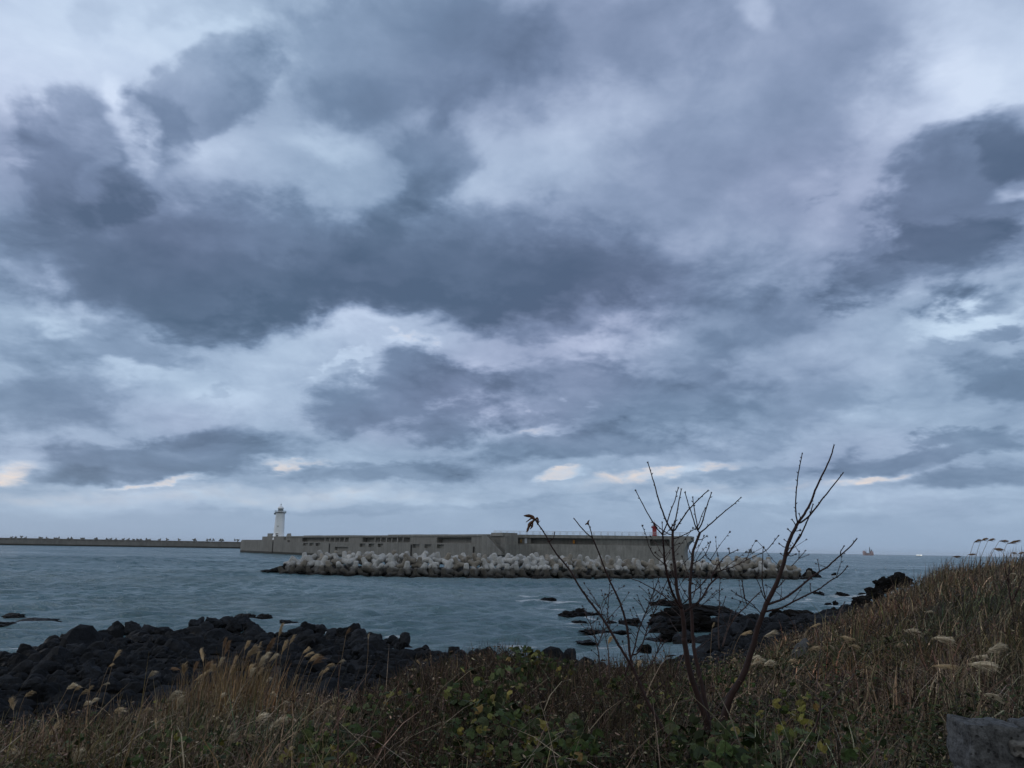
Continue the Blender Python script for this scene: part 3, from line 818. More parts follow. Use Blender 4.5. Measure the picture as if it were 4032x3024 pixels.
# ------------------------------------------------------------------ ships
M_HULLR = plain('haze_paled_red_hull', (.44, .33, .345), .6, .15, .05)  # paleness of distance haze is mixed into the hull red
M_SUPER = plain('ship_grey_white', (.32, .34, .36), .6, .1, .1)
M_SHIPD = plain('ship_dark_grey', (.11, .135, .155), .6, .2, .1)
def ship_at(px, Y):
    r = ray(px, 2170); return (r.x * Y, Y, 0)
Ys = 4200.0; k_ = Ys / F
sh = empty('cargo_ship', ship_at(3417, Ys), R(0))
tag(sh, 'reddish cargo ship with dark mast on the horizon right of the bare saplings', 'ship')
L = 20 * k_; sh.scale = (1, 1, .78)
hull = MB()
def hull_ring(x, b, z0, z1): return [(x, -b * .7, z0), (x, -b, z1), (x, b, z1), (x, b * .7, z0)]
st = [(-L * 1.0, .5, -2, 20), (-L * .82, 6.5, -4, 18), (-L * .45, 9, -4, 16.5), (-L * .44, 9, -4, 11.5), (L * .35, 9, -4, 11.0), (L * .36, 9, -4, 14.5), (L * .9, 8, -4, 14.5), (L * 1.0, 6, 0, 15)]
vs = []
for q in st: vs += hull_ring(*q)
fs = [(i * 4 + k, i * 4 + k + 1, i * 4 + 5 + k, i * 4 + 4 + k) for i in range(len(st) - 1) for k in range(3)] + [(0, 4, 7, 3)] + [(i * 4 + 3, i * 4, i * 4 + 4, i * 4 + 7) for i in range(1, len(st) - 1)]
fs += [(3, 2, 1, 0), (28, 29, 30, 31)]
hull.add(vs, fs); hull.build('hull', M_HULLR, sh)
MB().box(-L * .95, -L * .5, -6, 6, 16.2, 25).box(-L * .9, -L * .62, -5, 5, 25, 31).build('forecastle', M_HULLR, sh)
MB().box(L * .42, L * .95, -7, 7, 14.2, 25).box(L * .5, L * .85, -6, 6, 25, 30).build('deckhouse', M_HULLR, sh)
MB().box(-L * .2, L * .12, -6, 6, 11, 17).build('hatch_cover', M_SUPER, sh)
MB().tube([(L * .38, 0, 14), (L * .38, 0, 55)], [2.6, 1.9], 8).box(L * .30, L * .46, -2, 2, 36, 39).build('mast', M_SHIPD, sh)
MB().tube([(-L * .34, 0, 16), (-L * .34, 0, 44)], [1.2, .6], 6).build('mast', M_SHIPD, sh)
MB().tube([(L * .7, 0, 29), (L * .7, 0, 40)], [2.6, 2.2], 10).build('funnel', M_SHIPD, sh)

Ys = 5200.0; k_ = Ys / F
g2 = empty('work_ship', ship_at(2955, Ys))
tag(g2, 'hazy grey work vessel with blocky tower seen end-on over the tetrapods', 'ship')
vs = []
for x, b in [(-15 * k_, 3), (-13 * k_, 8), (13 * k_, 8), (15 * k_, 3)]: vs += [(x, -b, -3), (x, -b * 1.3, 9 * k_ * .55), (x, b * 1.3, 9 * k_ * .55), (x, b, -3)]
fs = [(i * 4 + k, i * 4 + k + 1, i * 4 + 5 + k, i * 4 + 4 + k) for i in range(3) for k in range(3)] + [(i * 4 + 3, i * 4, i * 4 + 4, i * 4 + 7) for i in range(3)] + [(3, 2, 1, 0), (12, 13, 14, 15)]
M_SHIPG = plain('ship_blue_grey', (.13, .16, .185), .6, .2, .1)
MB().add(vs, fs).build('hull', M_SHIPG, g2)
MB().box(-6 * k_, 5 * k_, -9, 9, 4.7 * k_, 10.5 * k_).box(-5 * k_, 4 * k_, -8, 8, 10.5 * k_, 15 * k_).box(-8 * k_, 6 * k_, -8.5, 8.5, 13 * k_, 14.2 * k_).build('tower', M_SHIPD, g2)
MB().tube([(0, 0, 15 * k_), (0, 0, 20 * k_)], [2, .8], 6).build('mast', M_SHIPD, g2)
for sg in (-1, 1): MB().tube([(sg * 12 * k_, 0, 4.5 * k_), (sg * 14.5 * k_, 0, 9.5 * k_)], [3.2, 2.2], 6).build('derrick', M_SHIPG, g2)

Ys = 4600.0; k_ = Ys / F
fbt = empty('fishing_boat', ship_at(3617, Ys))
tag(fbt, 'distant boat showing a row of bright white deck lamps on the horizon', 'boat')
vs = []
for x, b in [(-11 * k_, .6), (-7 * k_, 3.5), (8 * k_, 3.5), (10 * k_, 2.5)]: vs += [(x, -b, -2), (x, -b * 1.2, 2.2 * k_), (x, b * 1.2, 2.2 * k_), (x, b, -2)]
MB().add(vs, fs).build('hull', M_SHIPD, fbt)
MB().box(1 * k_, 7 * k_, -2.5, 2.5, 2.2 * k_, 4.2 * k_).build('cabin', M_SHIPD, fbt)
m_l, g_, p_, o_ = new_mat('lit_lamp'); p_.inputs['Emission Color'].default_value = (1, .96, .86, 1); p_.inputs['Emission Strength'].default_value = 2.2
for x, rr in ((-9, 1.3), (-3.5, 1.0), (3, 1.5), (8.5, 1.2)):
    mb = MB(); rr *= k_
    mb.lathe([(rr * math.sin(PI * i / 8), -rr * math.cos(PI * i / 8)) for i in range(9)], 10, (x * k_, -4, 3.6 * k_)); mb.build('lamp', m_l, fbt)

# ------------------------------------------------------------------ basalt rocks
def basalt(name, lo, hi, wet=True):
    m, g, p, o = new_mat(name)
    pos = g.n('ShaderNodeNewGeometry').outputs['Position']
    oc = g.n('ShaderNodeTexCoord').outputs['Object']
    oi = g.n('ShaderNodeObjectInfo').outputs['Random']
    n = g.noise(pos, 1.6, 7.0, .7); f = g.noise(pos, 9.0, 6.0, .7)
    c = g.ramp(g.m('ADD', g.m('MULTIPLY', n, .55), g.m('MULTIPLY', f, .45)), [(.32, lo), (.68, hi)])
    k = g.lin(oi, 0, 1, .5, 1.6)
    sc = g.n('ShaderNodeVectorMath', operation='SCALE'); g.put(sc.inputs[0], c); g.put(sc.inputs[3], k)
    z = g.sep(pos)[2]
    w = g.ss(g.m('ADD', z, g.m('MULTIPLY', g.m('SUBTRACT', n, .5), .8)), .75, .25)
    g.put(p.inputs['Base Color'], g.mix(g.m('MULTIPLY', w, .8), sc.outputs[0], (.004, .004, .0045, 1)))
    g.put(p.inputs['Roughness'], g.lin(w, 0, 1, .92, .5))
    p.inputs['Specular IOR Level'].default_value = .12
    b = g.n('ShaderNodeBump'); b.inputs['Strength'].default_value = .7; b.inputs['Distance'].default_value = .08
    g.put(b.inputs['Height'], g.m('ADD', f, g.m('MULTIPLY', n, .5))); g.put(p.inputs['Normal'], b.outputs[0])
    return m
M_ROCK = basalt('dark_basalt', (.0025, .003, .0038), (.028, .032, .039))
M_ROCKB = basalt('brown_wet_basalt', (.003, .0028, .0028), (.011, .010, .0095))

def rock_mesh(name, seed, mat, flat=1.0, rough=.22, cuts=7, sub=3, keep=.72):
    """boulder: an icosphere cut by random planes, with lumps and pits"""
    r = random.Random(seed)
    bm = bmesh.new()
    bmesh.ops.create_icosphere(bm, subdivisions=sub, radius=1.0)
    planes = []
    for _ in range(cuts):
        d = Vector((r.gauss(0, 1), r.gauss(0, 1), r.gauss(0, .8))).normalized(); planes.append((d, r.uniform(keep - .12, keep + .2)))
    off = Vector((r.uniform(-50, 50), r.uniform(-50, 50), r.uniform(-50, 50)))
    from mathutils import noise as mn
    for v in bm.verts:
        p = v.co.copy()
        for d, h in planes:
            q = p.dot(d)
            if q > h: p -= d * (q - h) * .97
        p *= 1 + rough * mn.noise(p * 1.3 + off) + rough * .5 * mn.noise(p * 3.1 + off) + rough * .4 * mn.noise(p * 7 + off)
        v.co = Vector((p.x, p.y, p.z * flat))
    me = bpy.data.meshes.new(name); bm.to_mesh(me); bm.free()
    me.polygons.foreach_set('use_smooth', [True] * len(me.polygons))
    try: me.set_sharp_from_angle(angle=R(18))
    except Exception: pass
    me.materials.append(mat)
    return me

BOULD = [rock_mesh('boulder', 40 + i, M_ROCK, .9, .30, 26, 4, .62) for i in range(14)]
SHELF = [rock_mesh('rock', 80 + i, M_ROCKB, .42, .55, 9, 4, .78) for i in range(7)]
rr = random.Random(77)

# heap of boulders along the left and middle shore: biggest first, each an object
spots = []
def try_spot(px, Y, s):
    r = ray(px, 2300); x = r.x * Y
    for (a, b, c) in spots:
        if (a - x) ** 2 + (b - Y) ** 2 < (.62 * (c + s)) ** 2: return None
    spots.append((x, Y, s)); return x
def shoreline(px):
    lo, hi = 22.0, 110.0
    ys = np.linspace(lo, hi, 180); xs = (px - 2016) / F * ys
    zz = ground_z(xs, ys, False); k = np.where(zz < .05)[0]
    return float(ys[k[0]]) if len(k) else hi
SHORE = {px: shoreline(px) for px in range(-200, 4100, 25)}
def shore_at(px): return SHORE[int(min(max(round(px / 25) * 25, -200), 4075))]
def put_rock(me, name, x, y, z, s, sq=(1, 1, 1)):
    o = link(name, me); o.location = (x, y, z); o.scale = (s * sq[0], s * sq[1], s * sq[2])
    o.rotation_euler = (rr.gauss(0, .25), rr.gauss(0, .25), rr.uniform(0, 6.28))
    return o
# crest heaps that stand out against the water (px, Y, size, lift)
named = [(480, 61, 1.9, .35), (430, 60, 1.5, .2), (540, 61, 1.7, .3), (600, 61, 1.6, .2), (660, 60, 1.5, .1), (390, 57, 1.6, .1), (345, 55, 1.8, .1),
         (790, 64, 1.7, .4), (850, 65, 1.9, .5), (905, 66, 1.8, .6), (960, 65, 1.9, .5), (1000, 63, 1.6, .2), (820, 62, 1.6, .2), (935, 62, 1.7, .3), (1020, 60, 1.6, .1),
         (1215, 61, 1.5, .3), (1265, 62, 1.6, .4), (1320, 61, 1.4, .2), (1360, 60, 1.5, .3), (1400, 59, 1.9, .2), (1430, 57, 1.7, .1), (1475, 56, 1.5, .0), (1180, 60, 1.4, .2),
         (1605, 53, 1.15, .65), (1590, 53, .8, .3), (1680, 51.5, .9, .3), (1700, 50, .8, .1), (1790, 52, .9, .2), (1880, 51.5, .85, .2), (1930, 51, 1.1, .25), (1990, 51, .9, .2),
         (2090, 50, .9, .2), (2150, 50, .8, .1), (2240, 51, 1.3, .2), (2185, 50.5, 1.0, .1), (140, 49, 1.5, .2), (190, 50, 1.4, .1), (250, 51, 1.5, .1), (60, 46, 1.3, .1), (10, 45, 1.3, .1)]
nb = 0
def tag_boulder(o, px):
    if px < 1550: tag(o, 'dark grey basalt boulder in the heap along the left shore', 'boulder', 'basalt boulders of the left shore')
    elif px < 2450: tag(o, 'dark basalt boulder along the waterline behind the vine-covered mound', 'boulder', 'basalt boulders behind the mound')
    else: tag(o, 'black basalt block on the rocky point below the right-hand slope', 'boulder', 'basalt blocks below the right slope')
for px, Y, s, lift in named:
    s *= .58; lift += .05 - (.28 if px < 450 else 0)
    r = ray(px, 2300); x = r.x * Y; spots.append((x, Y, s))
    o = put_rock(rr.choice(BOULD), 'boulder', x, Y, gz(x, Y) + s * .25 + lift, s, (rr.uniform(.85, 1.2), rr.uniform(.85, 1.1), rr.uniform(.7, .95)))
    tag_boulder(o, px); nb += 1
tries = 0
while nb < 222 and tries < 60000:
    tries += 1
    px = rr.uniform(-120, 1800)
    y0 = float(veg_y(px)) + 5; y1 = shore_at(px) + 1
    Y = y0 + (y1 - y0) * rr.random() ** .75
    s = rr.choice((.40, .5, .6, .75, 1.0)) * (.55 + .009 * Y)
    if px > 1500: s *= .7
    x = try_spot(px, Y, s)
    if x is None: continue
    o = put_rock(rr.choice(BOULD), 'boulder', x, Y, gz(x, Y) + s * .12, s, (rr.uniform(.8, 1.25), rr.uniform(.8, 1.15), rr.uniform(.65, .95)))
    tag_boulder(o, px); nb += 1
# rocky point and headland under the right slope
tries = 0; nr_ = 0
def zone_r():
    k = rr.random()
    if k < .45: px = rr.uniform(2560, 3010); return px, rr.uniform(62, 84), rr.uniform(.6, 1.4)
    if k < .75: px = rr.uniform(3040, 3360); return px, rr.uniform(58, 84), rr.uniform(.7, 1.4)
    if k < .9: px = rr.uniform(3330, 3480); return px, rr.uniform(62, 92), rr.uniform(.8, 1.5)
    px = rr.uniform(2470, 3000); return px, rr.uniform(34, 50), rr.uniform(.4, .8)
while nr_ < 76 and tries < 6000:
    tries += 1
    px, Y, s = zone_r()
    x = try_spot(px, Y, s * .8)
    if x is None: continue
    o = put_rock(rr.choice(BOULD), 'boulder', x, Y, max(gz(x, Y), -.1) + s * .12, s, (rr.uniform(.9, 1.5), rr.uniform(.8, 1.2), rr.uniform(.45, .8)))
    tag_boulder(o, px); nr_ += 1
# ledges and blocks whose outline shows: (px, py of the waterline, width px, height px, label)
LEDGE = [
    (2622, 2395, 112, 24, 'long flat dark ledge standing in the water behind the main sapling'),
    (2690, 2455, 170, 44, 'broad black rock mass at the water edge seen through the saplings'),
    (2490, 2462, 95, 22, 'low dark ledge running out left of the rocky point'),
    (2825, 2424, 195, 34, 'wide brown-black ledge on the seaward side of the rocky point'),
    (2640, 2520, 110, 34, 'low dark ledge on the near side of the small inlet'),
    (2730, 2490, 190, 50, 'large black outcrop in the middle of the rocky point'),
    (3075, 2440, 62, 34, 'square-topped black block on the shore right of the leaning sapling'),
    (3170, 2440, 120, 34, 'long level-topped black block beside the square one on the shore'),
    (3245, 2430, 38, 20, 'small black block on the shore at the end of the level-topped one'),
    (3300, 2430, 90, 30, 'black rock on the shore just below the grassy slope'),
    (3395, 2405, 80, 44, 'black rock bank where the grassy slope meets the water'),
    (3450, 2350, 60, 34, 'dark crag on the headland edge'),
    (3490, 2320, 70, 40, 'highest dark crag on the headland beside the grass'),
    (3400, 2362, 60, 14, 'thin dark shelf reaching into the water from the headland'),
    (3540, 2300, 80, 34, 'dark crag on the headland half hidden by the grass crest'),
]
for px, py, w, h, lab in LEDGE:
    p = onz(px, py, .0 if py > 2390 or px < 3380 else 1.0)
    s = w / F * p.y / 2; hz = h / F * p.y
    o = link('rock_ledge', rr.choice(SHELF)); o.location = (p.x, p.y + s * .35, p.z + hz * .28)
    o.scale = (s * 1.08, s * .75, hz / .42 * .78); o.rotation_euler = (0, rr.gauss(0, .03), rr.choice((0, PI)) + rr.gauss(0, .2))
    tag(o, lab, 'rock ledge')
# single rocks awash
AWASH = [
    (50, 2432, 66, 15, 'dark rock awash at far left, upper one of the four near the picture edge'),
    (147, 2451, 122, 13, 'long low rock awash at far left reaching furthest right of its cluster'),
    (20, 2468, 90, 16, 'dark rock awash at the left picture edge below the upper one'),
    (24, 2494, 78, 12, 'lowest of the dark rocks awash at the left picture edge'),
    (203, 2522, 30, 11, 'small dark rock awash, left one of two close to the left boulder shore'),
    (246, 2511, 34, 10, 'small dark rock awash, right one of two close to the left boulder shore'),
    (964, 2437, 74, 18, 'dark rock awash off the boulder heap, left one of three'),
    (1043, 2437, 50, 17, 'dark peaked rock awash off the boulder heap, middle one of three'),
    (1122, 2460, 84, 14, 'dark low rock awash off the boulder heap, right one of three'),
    (2152, 2368, 58, 14, 'lone dark rock in the middle of the bay with foam around it'),
    (2236, 2428, 54, 15, 'dark rock awash at the left end of the row behind the thin saplings'),
    (2276, 2426, 64, 24, 'tallest dark rock of the row behind the thin saplings'),
    (2345, 2430, 86, 14, 'long dark rock at the right end of the row behind the thin saplings'),
    (2282, 2455, 56, 9, 'thin dark reef just below the row of rocks'),
    (2408, 2454, 32, 9, 'small dark rock between the row of rocks and the low ledge'),
    (2346, 2492, 100, 10, 'long thin reef nearest the shore behind the thin saplings'),
    (2445, 2494, 60, 8, 'short thin reef beside the long one nearest the shore'),
    (2500, 2512, 24, 8, 'tiny dark rock beside the short thin reef'),
    (2318, 2540, 76, 14, 'dark rock touching the shore behind the thin saplings'),
    (3288, 2266, 22, 9, 'small dark rock off the right tip of the tetrapod mole'),
    (3230, 2342, 48, 11, 'low reddish rock in the right bay, left of two in line'),
    (3319, 2349, 42, 15, 'dark pointed rock in the right bay, right of two in line'),
    (3396, 2341, 24, 7, 'small flat rock close to the headland'),
    (3292, 2381, 22, 11, 'small round dark rock in the right bay nearest the shore'),
    (3262, 2379, 26, 5, 'sliver of rock beside the small round one in the right bay'),
    (1082, 2257, 96, 18, 'low dark rocks trailing off the left end of the tetrapod mole'),
    (1118, 2258, 60, 30, 'dark boulder at the left end of the tetrapod mole'),
    (3202, 2275, 52, 26, 'dark boulder at the right tip of the tetrapod mole'),
    (2640, 2590, 36, 10, 'small stone at the inlet edge behind the main sapling trunk'),
    (2535, 2566, 46, 26, 'brown upright rock on the shore between the thin saplings and the main sapling'),
]
for px, py, w, h, lab in AWASH:
    p = onz(px, py, 0.0); s = w / F * p.y / 2; hz = h / F * p.y
    zb = max(0.0, gz(p.x, p.y))
    o = link('sea_rock', rr.choice(SHELF)); o.location = (p.x, p.y + s * .5, zb + hz * .12)
    o.scale = (s * 1.05, s * .8, hz / .42 * .95); o.rotation_euler = (0, rr.gauss(0, .04), rr.choice((0, PI)) + rr.gauss(0, .25))
    tag(o, lab, 'rock')

# loose stones between the boulders: one mass
def stones():
    base = rock_mesh('stone', 300, M_ROCK, .8, .34, 16, 2, .62)
    bv = np.array([v.co[:] for v in base.vertices]); bf = np.array([list(f.vertices) for f in base.polygons])
    r = np.random.default_rng(9)
    N = 8500
    px = np.where(r.random(N) < .66, r.uniform(-150, 2500, N), r.uniform(2450, 3560, N))
    y0 = veg_y(px) - .5; y1 = np.array([shore_at(q) for q in px]) + 1.5
    Y = y0 + (y1 - y0) * r.random(N)
    X = (px - 2016) / F * Y
    s = np.exp(r.normal(np.log(.24), .5, N)) * (.7 + .008 * Y)
    Z = ground_z(X, Y)
    keep = Z > -.35
    X, Y, Z, s = X[keep], Y[keep], Z[keep], s[keep]; N = len(X)
    a = r.uniform(0, 6.28, N); ca, sa = np.cos(a), np.sin(a)
    sx = s * r.uniform(.8, 1.3, N); sy = s * r.uniform(.8, 1.3, N); sz = s * r.uniform(.6, 1.0, N)
    V = np.empty((N, len(bv), 3))
    V[:, :, 0] = (bv[None, :, 0] * sx[:, None]) * ca[:, None] - (bv[None, :, 1] * sy[:, None]) * sa[:, None] + X[:, None]
    V[:, :, 1] = (bv[None, :, 0] * sx[:, None]) * sa[:, None] + (bv[None, :, 1] * sy[:, None]) * ca[:, None] + Y[:, None]
    V[:, :, 2] = bv[None, :, 2] * sz[:, None] + Z[:, None] + s[:, None] * .2
    Fc = (bf[None] + (np.arange(N) * len(bv))[:, None, None]).reshape(-1, 3)
    me = np_mesh('shore_stones', V.reshape(-1, 3), Fc.ravel(), np.arange(len(Fc)) * 3, M_ROCK, False)
    tag(link('shore_stones', me), 'loose dark basalt stones filling the gaps along the shore', 'stones', kind='stuff')
stones()

# white caps on the open sea: thin broken sheets of foam
def whitecaps():
    r = random.Random(31)
    mb = MB()
    lst = [(3055, 2191, 12), (3210, 2206, 20), (3262, 2192, 14), (3355, 2194, 16), (3480, 2190, 22), (3170, 2206, 18), (3330, 2207, 10), (2765, 2186, 12), (3140, 2212, 10), (3560, 2200, 10), (3400, 2210, 8), (2850, 2185, 8), (3700, 2204, 12)]
    for _ in range(60): lst.append((r.uniform(2730, 3900), r.uniform(2178, 2250), r.uniform(2.5, 7)))
    for _ in range(10): lst.append((r.uniform(300, 1000), r.uniform(2190, 2260), r.uniform(2, 4)))
    for px, py, w in lst:
        hor = 2158 + (px - 2016) * .0165
        if py < hor + 6: py = hor + 6
        p = onz(px, py, 0.0); a = w / F * p.y / 2; b = a * r.uniform(.35, .8)
        n = 14; vs = [(p.x, p.y, .16)]
        ph = r.uniform(0, 6)
        for k in range(n):
            t = 2 * PI * k / n; q = .55 + .45 * r.random()
            vs.append((p.x + a * q * math.cos(t), p.y + b * q * math.sin(t), .1))
        vs = [(v[0], v[1], v[2] + (.35 if i == 0 else 0)) for i, v in enumerate(vs)]
        mb.add(vs, [(0, i, i % n + 1) for i in range(1, n + 1)])
    tag(mb.build('sea_foam', plain('foam', (.50, .55, .58), .9, .2, 2.0)), 'scattered white caps breaking on the open sea', 'foam', kind='stuff')
whitecaps()

# ------------------------------------------------------------------ bank vegetation
def blade_mat(name, trans=.0):
    m, g, p, o = new_mat(name)
    a = g.n('ShaderNodeAttribute', attribute_name='tint').outputs['Color']
    tc = g.n('ShaderNodeNewGeometry').outputs['Position']
    vn = g.noise(tc, 60.0, 3.0, .6)
    sc = g.n('ShaderNodeVectorMath', operation='SCALE'); g.put(sc.inputs[0], a); g.put(sc.inputs[3], g.lin(vn, .3, .7, .6, 1.4)); g.put(p.inputs['Base Color'], sc.outputs[0])
    p.inputs['Roughness'].default_value = .75; p.inputs['Specular IOR Level'].default_value = .2
    return m
M_BLADE = blade_mat('dry_grass_blades'); M_LEAF = blade_mat('green_leaves')
vr = np.random.default_rng(42)
def pal(n, cols, w, jit=.25):
    c = np.array(cols)[vr.choice(len(cols), n, p=np.array(w) / sum(w))]
    c = c * np.exp(vr.normal(0, jit, (n, 1))) * np.exp(vr.normal(0, .06, (n, 3)))
    return np.clip(c, .003, .8)
def blades(name, X, Y, H, W, lean, leanaz, curl, colr, label, cat, mat=M_BLADE, seg=3, zoff=0.0, group=None):
    """curved tapering strips rooted on the ground"""
    N = len(X); Z = ground_z(X, Y) + zoff
    t = np.linspace(0, 1, seg + 1)
    ang = lean[:, None] + curl[:, None] * t[None]                 # tilt from vertical along the blade
    ds = (H / seg)[:, None]
    dx = np.sin(ang) * ds; dz = np.cos(ang) * ds
    r_ = np.concatenate([np.zeros((N, 1)), np.cumsum(dx[:, :-1], 1)], 1); z_ = np.concatenate([np.zeros((N, 1)), np.cumsum(dz[:, :-1], 1)], 1)
    cx, cy = np.cos(leanaz)[:, None], np.sin(leanaz)[:, None]
    bx = X[:, None] + r_ * cx; by = Y[:, None] + r_ * cy; bz = Z[:, None] + z_
    wa = vr.uniform(0, PI, N)
    wx, wy = np.cos(wa)[:, None], np.sin(wa)[:, None]
    ww = (W[:, None] * np.array([.8, 1.0, .75, .06] if seg == 3 else [.8, 1, .9, .6, .06])[None]) * .5
    L = np.stack([bx - wx * ww, by - wy * ww, bz], -1); Rr = np.stack([bx + wx * ww, by + wy * ww, bz], -1)
    V = np.stack([L, Rr], 2).reshape(N, -1, 3)                     # (seg+1)*2 verts
    nv = (seg + 1) * 2
    f = np.array([[2 * i, 2 * i + 1, 2 * i + 3, 2 * i + 2] for i in range(seg)])
    Fc = (f[None] + (np.arange(N) * nv)[:, None, None]).reshape(-1, 4)
    C = np.repeat(np.concatenate([colr, np.ones((N, 1))], 1), nv, 0)
    me = np_mesh(name, V.reshape(-1, 3), Fc.ravel(), np.arange(len(Fc)) * 4, mat, False, {'tint': C})
    return tag(link(name, me), label, cat, group, 'stuff')
def scatter(N, c0, c1, ymin, yfrac=1.0, ymax=None):
    c = vr.uniform(c0, c1, N); y1 = veg_y(c) * yfrac
    if ymax is not None: y1 = np.minimum(y1, ymax)
    y = ymin * (np.maximum(y1, ymin * 1.05) / ymin) ** vr.random(N)
    y = y * (1 + vr.normal(0, .03, N))
    return (c - 2016) / F * y, y, c
STRAW, TAN, BROWN, RED, DARK, GREEN, OLIVE = (.25, .195, .13), (.14, .105, .068), (.068, .050, .036), (.080, .048, .036), (.022, .017, .013), (.024, .036, .011), (.050, .054, .019)
# 1. tangled brown dead grass over the whole bank
X, Y, c = scatter(150000, -500, 4600, 3.4)
clump = fbm(X * 1.1 + 40, Y * 1.1, 3); cl2 = fbm(X * .35, Y * .35 + 90, 3)
keep = vr.random(len(X)) < np.clip(clump * 2.2 - .35, .15, 1)
X, Y, c, clump, cl2 = X[keep], Y[keep], c[keep], clump[keep], cl2[keep]; N = len(X)
H = (.12 + .34 * clump * vr.random(N) + .08 * (c > 2900)) * (1 + .25 * (c < 1500)) * np.exp(vr.normal(0, .3, N))
H = H * np.where((c > 1500) & (c < 2500), np.where(Y > 7.6, .5, .68), 1.0)
W = (.0036 + .00075 * Y) * np.exp(vr.normal(0, .25, N))
colr = pal(N, [STRAW, TAN, BROWN, RED, DARK, OLIVE], [.10, .24, .30, .16, .14, .06], .38)
g_ = (np.clip((cl2 - .48) * 7, 0, 1) * .7)[:, None]
colr = colr * (1 - g_) + pal(N, [GREEN, OLIVE, DARK], [.45, .3, .25], .35) * g_
drift = fbm(X * .7 + 3, Y * .7 + 31, 3)[:, None]; dr2 = fbm(X * 2.3 + 53, Y * 2.3 + 1, 2)[:, None]
colr = colr * np.clip(.35 + 1.5 * (dr2 - .2), .35, 1.6) * (1 + (drift - .5) * np.array([[.9, -.1, -.5]])) * np.interp(c, [0, 1400, 1600, 2500, 2900, 4032], [2.0, 1.9, 1.25, 1.2, 1.85, 1.9])[:, None]
blades('dry_grass', X, Y, H, W, np.where((c > 1450) & (c < 2550), vr.uniform(.5, 1.5, N), np.where(c > 2850, np.abs(vr.normal(.5, .75, N)), np.abs(vr.normal(0, .85, N)))), np.where(vr.random(N) < .45, vr.normal(0, .8, N), vr.uniform(0, 6.28, N)), vr.normal(.7, 1.1, N), colr,
       'tangled brown dead grass covering the bank', 'grass')
# 2. taller straw stems in drifts on the left and right
X, Y, c = scatter(15000, -400, 4500, 4.5)
cl = fbm(X * .8 + 7, Y * .8 + 60, 3)
wgt = np.where(c < 1450, 1.0, np.where(c < 2500, .12, .6))
keep = (cl > .46) & (vr.random(len(X)) < wgt)
X, Y, c = X[keep], Y[keep], c[keep]; N = len(X)
H = vr.uniform(.25, .6, N) * np.where((c > 450) & (c < 1350), 1.05, .85); W = (.0042 + .0007 * Y) * np.exp(vr.normal(0, .2, N))
colr = pal(N, [STRAW, (.30, .225, .15), TAN, BROWN], [.35, .2, .3, .15], .3)
blades('tall_straw', X, Y, H, W, np.abs(vr.normal(.2, .35, N)), vr.normal(0, 1.1, N), vr.normal(.7, .9, N), colr, 'taller straw-coloured grass stems in drifts', 'grass')
# the reedy clump left of centre
N = 1500
cx = vr.normal(950, 180, N); Y = np.clip(vr.normal(10.4, .9, N), 8.2, 12.6); X = (cx - 2016) / F * Y
H = vr.uniform(.35, .95, N) * np.exp(-((cx - 990) / 400) ** 2); W = vr.uniform(.006, .011, N)
blades('reed_stems', X, Y, H, W, np.abs(vr.normal(.03, .13, N)), vr.normal(0, 1.2, N), vr.normal(.25, .4, N), pal(N, [STRAW, (.22, .15, .075), (.15, .10, .055)], [.3, .4, .3], .3), 'dense clump of upright straw reeds on the left bank edge', 'reeds')
# 3. pale arching stems lying over the tangle near the camera
X, Y, c = scatter(900, -200, 4300, 3.6, .6, 11.0)
N = len(X)
blades('bent_stalks', X, Y, vr.uniform(.4, .95, N), vr.uniform(.006, .011, N), vr.uniform(.2, 1.1, N), np.where(vr.random(N) < .5, vr.normal(0, .8, N), vr.uniform(0, 6.28, N)), vr.uniform(.3, 2.0, N),
       pal(N, [(.27, .22, .155), (.21, .165, .12), (.15, .105, .08)], [.4, .35, .25], .25), 'pale dead stalks arching over the grass', 'stalks', seg=4, zoff=.04)
# shaggy tufts along the right crest
N = 2600
cx = vr.uniform(3480, 4300, N); Y = vr.uniform(20, 46, N); X = (cx - 2016) / F * Y
kp = fbm(X * .9, Y * .9 + 70, 3) > .5; X, Y, cx = X[kp], Y[kp], cx[kp]; N = len(X)
blades('crest_grass', X, Y, vr.uniform(.3, .95, N), .004 + .0005 * Y, np.abs(vr.normal(.15, .3, N)), vr.normal(0, .9, N), vr.normal(.5, .6, N), pal(N, [TAN, BROWN, DARK, STRAW], [.35, .35, .15, .15], .3), 'shaggy taller grass tufts along the right crest', 'grass')
# grass growing round the foot of the stone wall
N = 1500
cx = vr.uniform(3480, 4250, N); Y = vr.uniform(2.35, 3.3, N); X = (cx - 2016) / F * Y
blades('wall_grass', X, Y, vr.uniform(.2, .62, N), vr.uniform(.003, .007, N), np.abs(vr.normal(.2, .4, N)), vr.uniform(0, 6.28, N), vr.normal(.8, .8, N), pal(N, [TAN, BROWN, STRAW, OLIVE], [.35, .3, .2, .15], .3), 'dry grass growing round the foot of the stone wall', 'grass')
# 4. brown thorny tangle on the mound
N = 26000
cx = vr.uniform(1500, 2650, N); Y = vr.uniform(5.2, 12.0, N); X = (cx - 2016) / F * Y
blades('bramble_tangle', X, Y, vr.uniform(.18, .5, N), (.0028 + .0005 * Y), vr.uniform(.3, 1.5, N), vr.uniform(0, 6.28, N), vr.normal(.3, 1.6, N),
       pal(N, [BROWN, RED, DARK, TAN, OLIVE], [.32, .18, .25, .1, .15], .35), 'fine brown bramble tangle on the mound', 'brambles', seg=4, zoff=vr.uniform(0, .12, N))

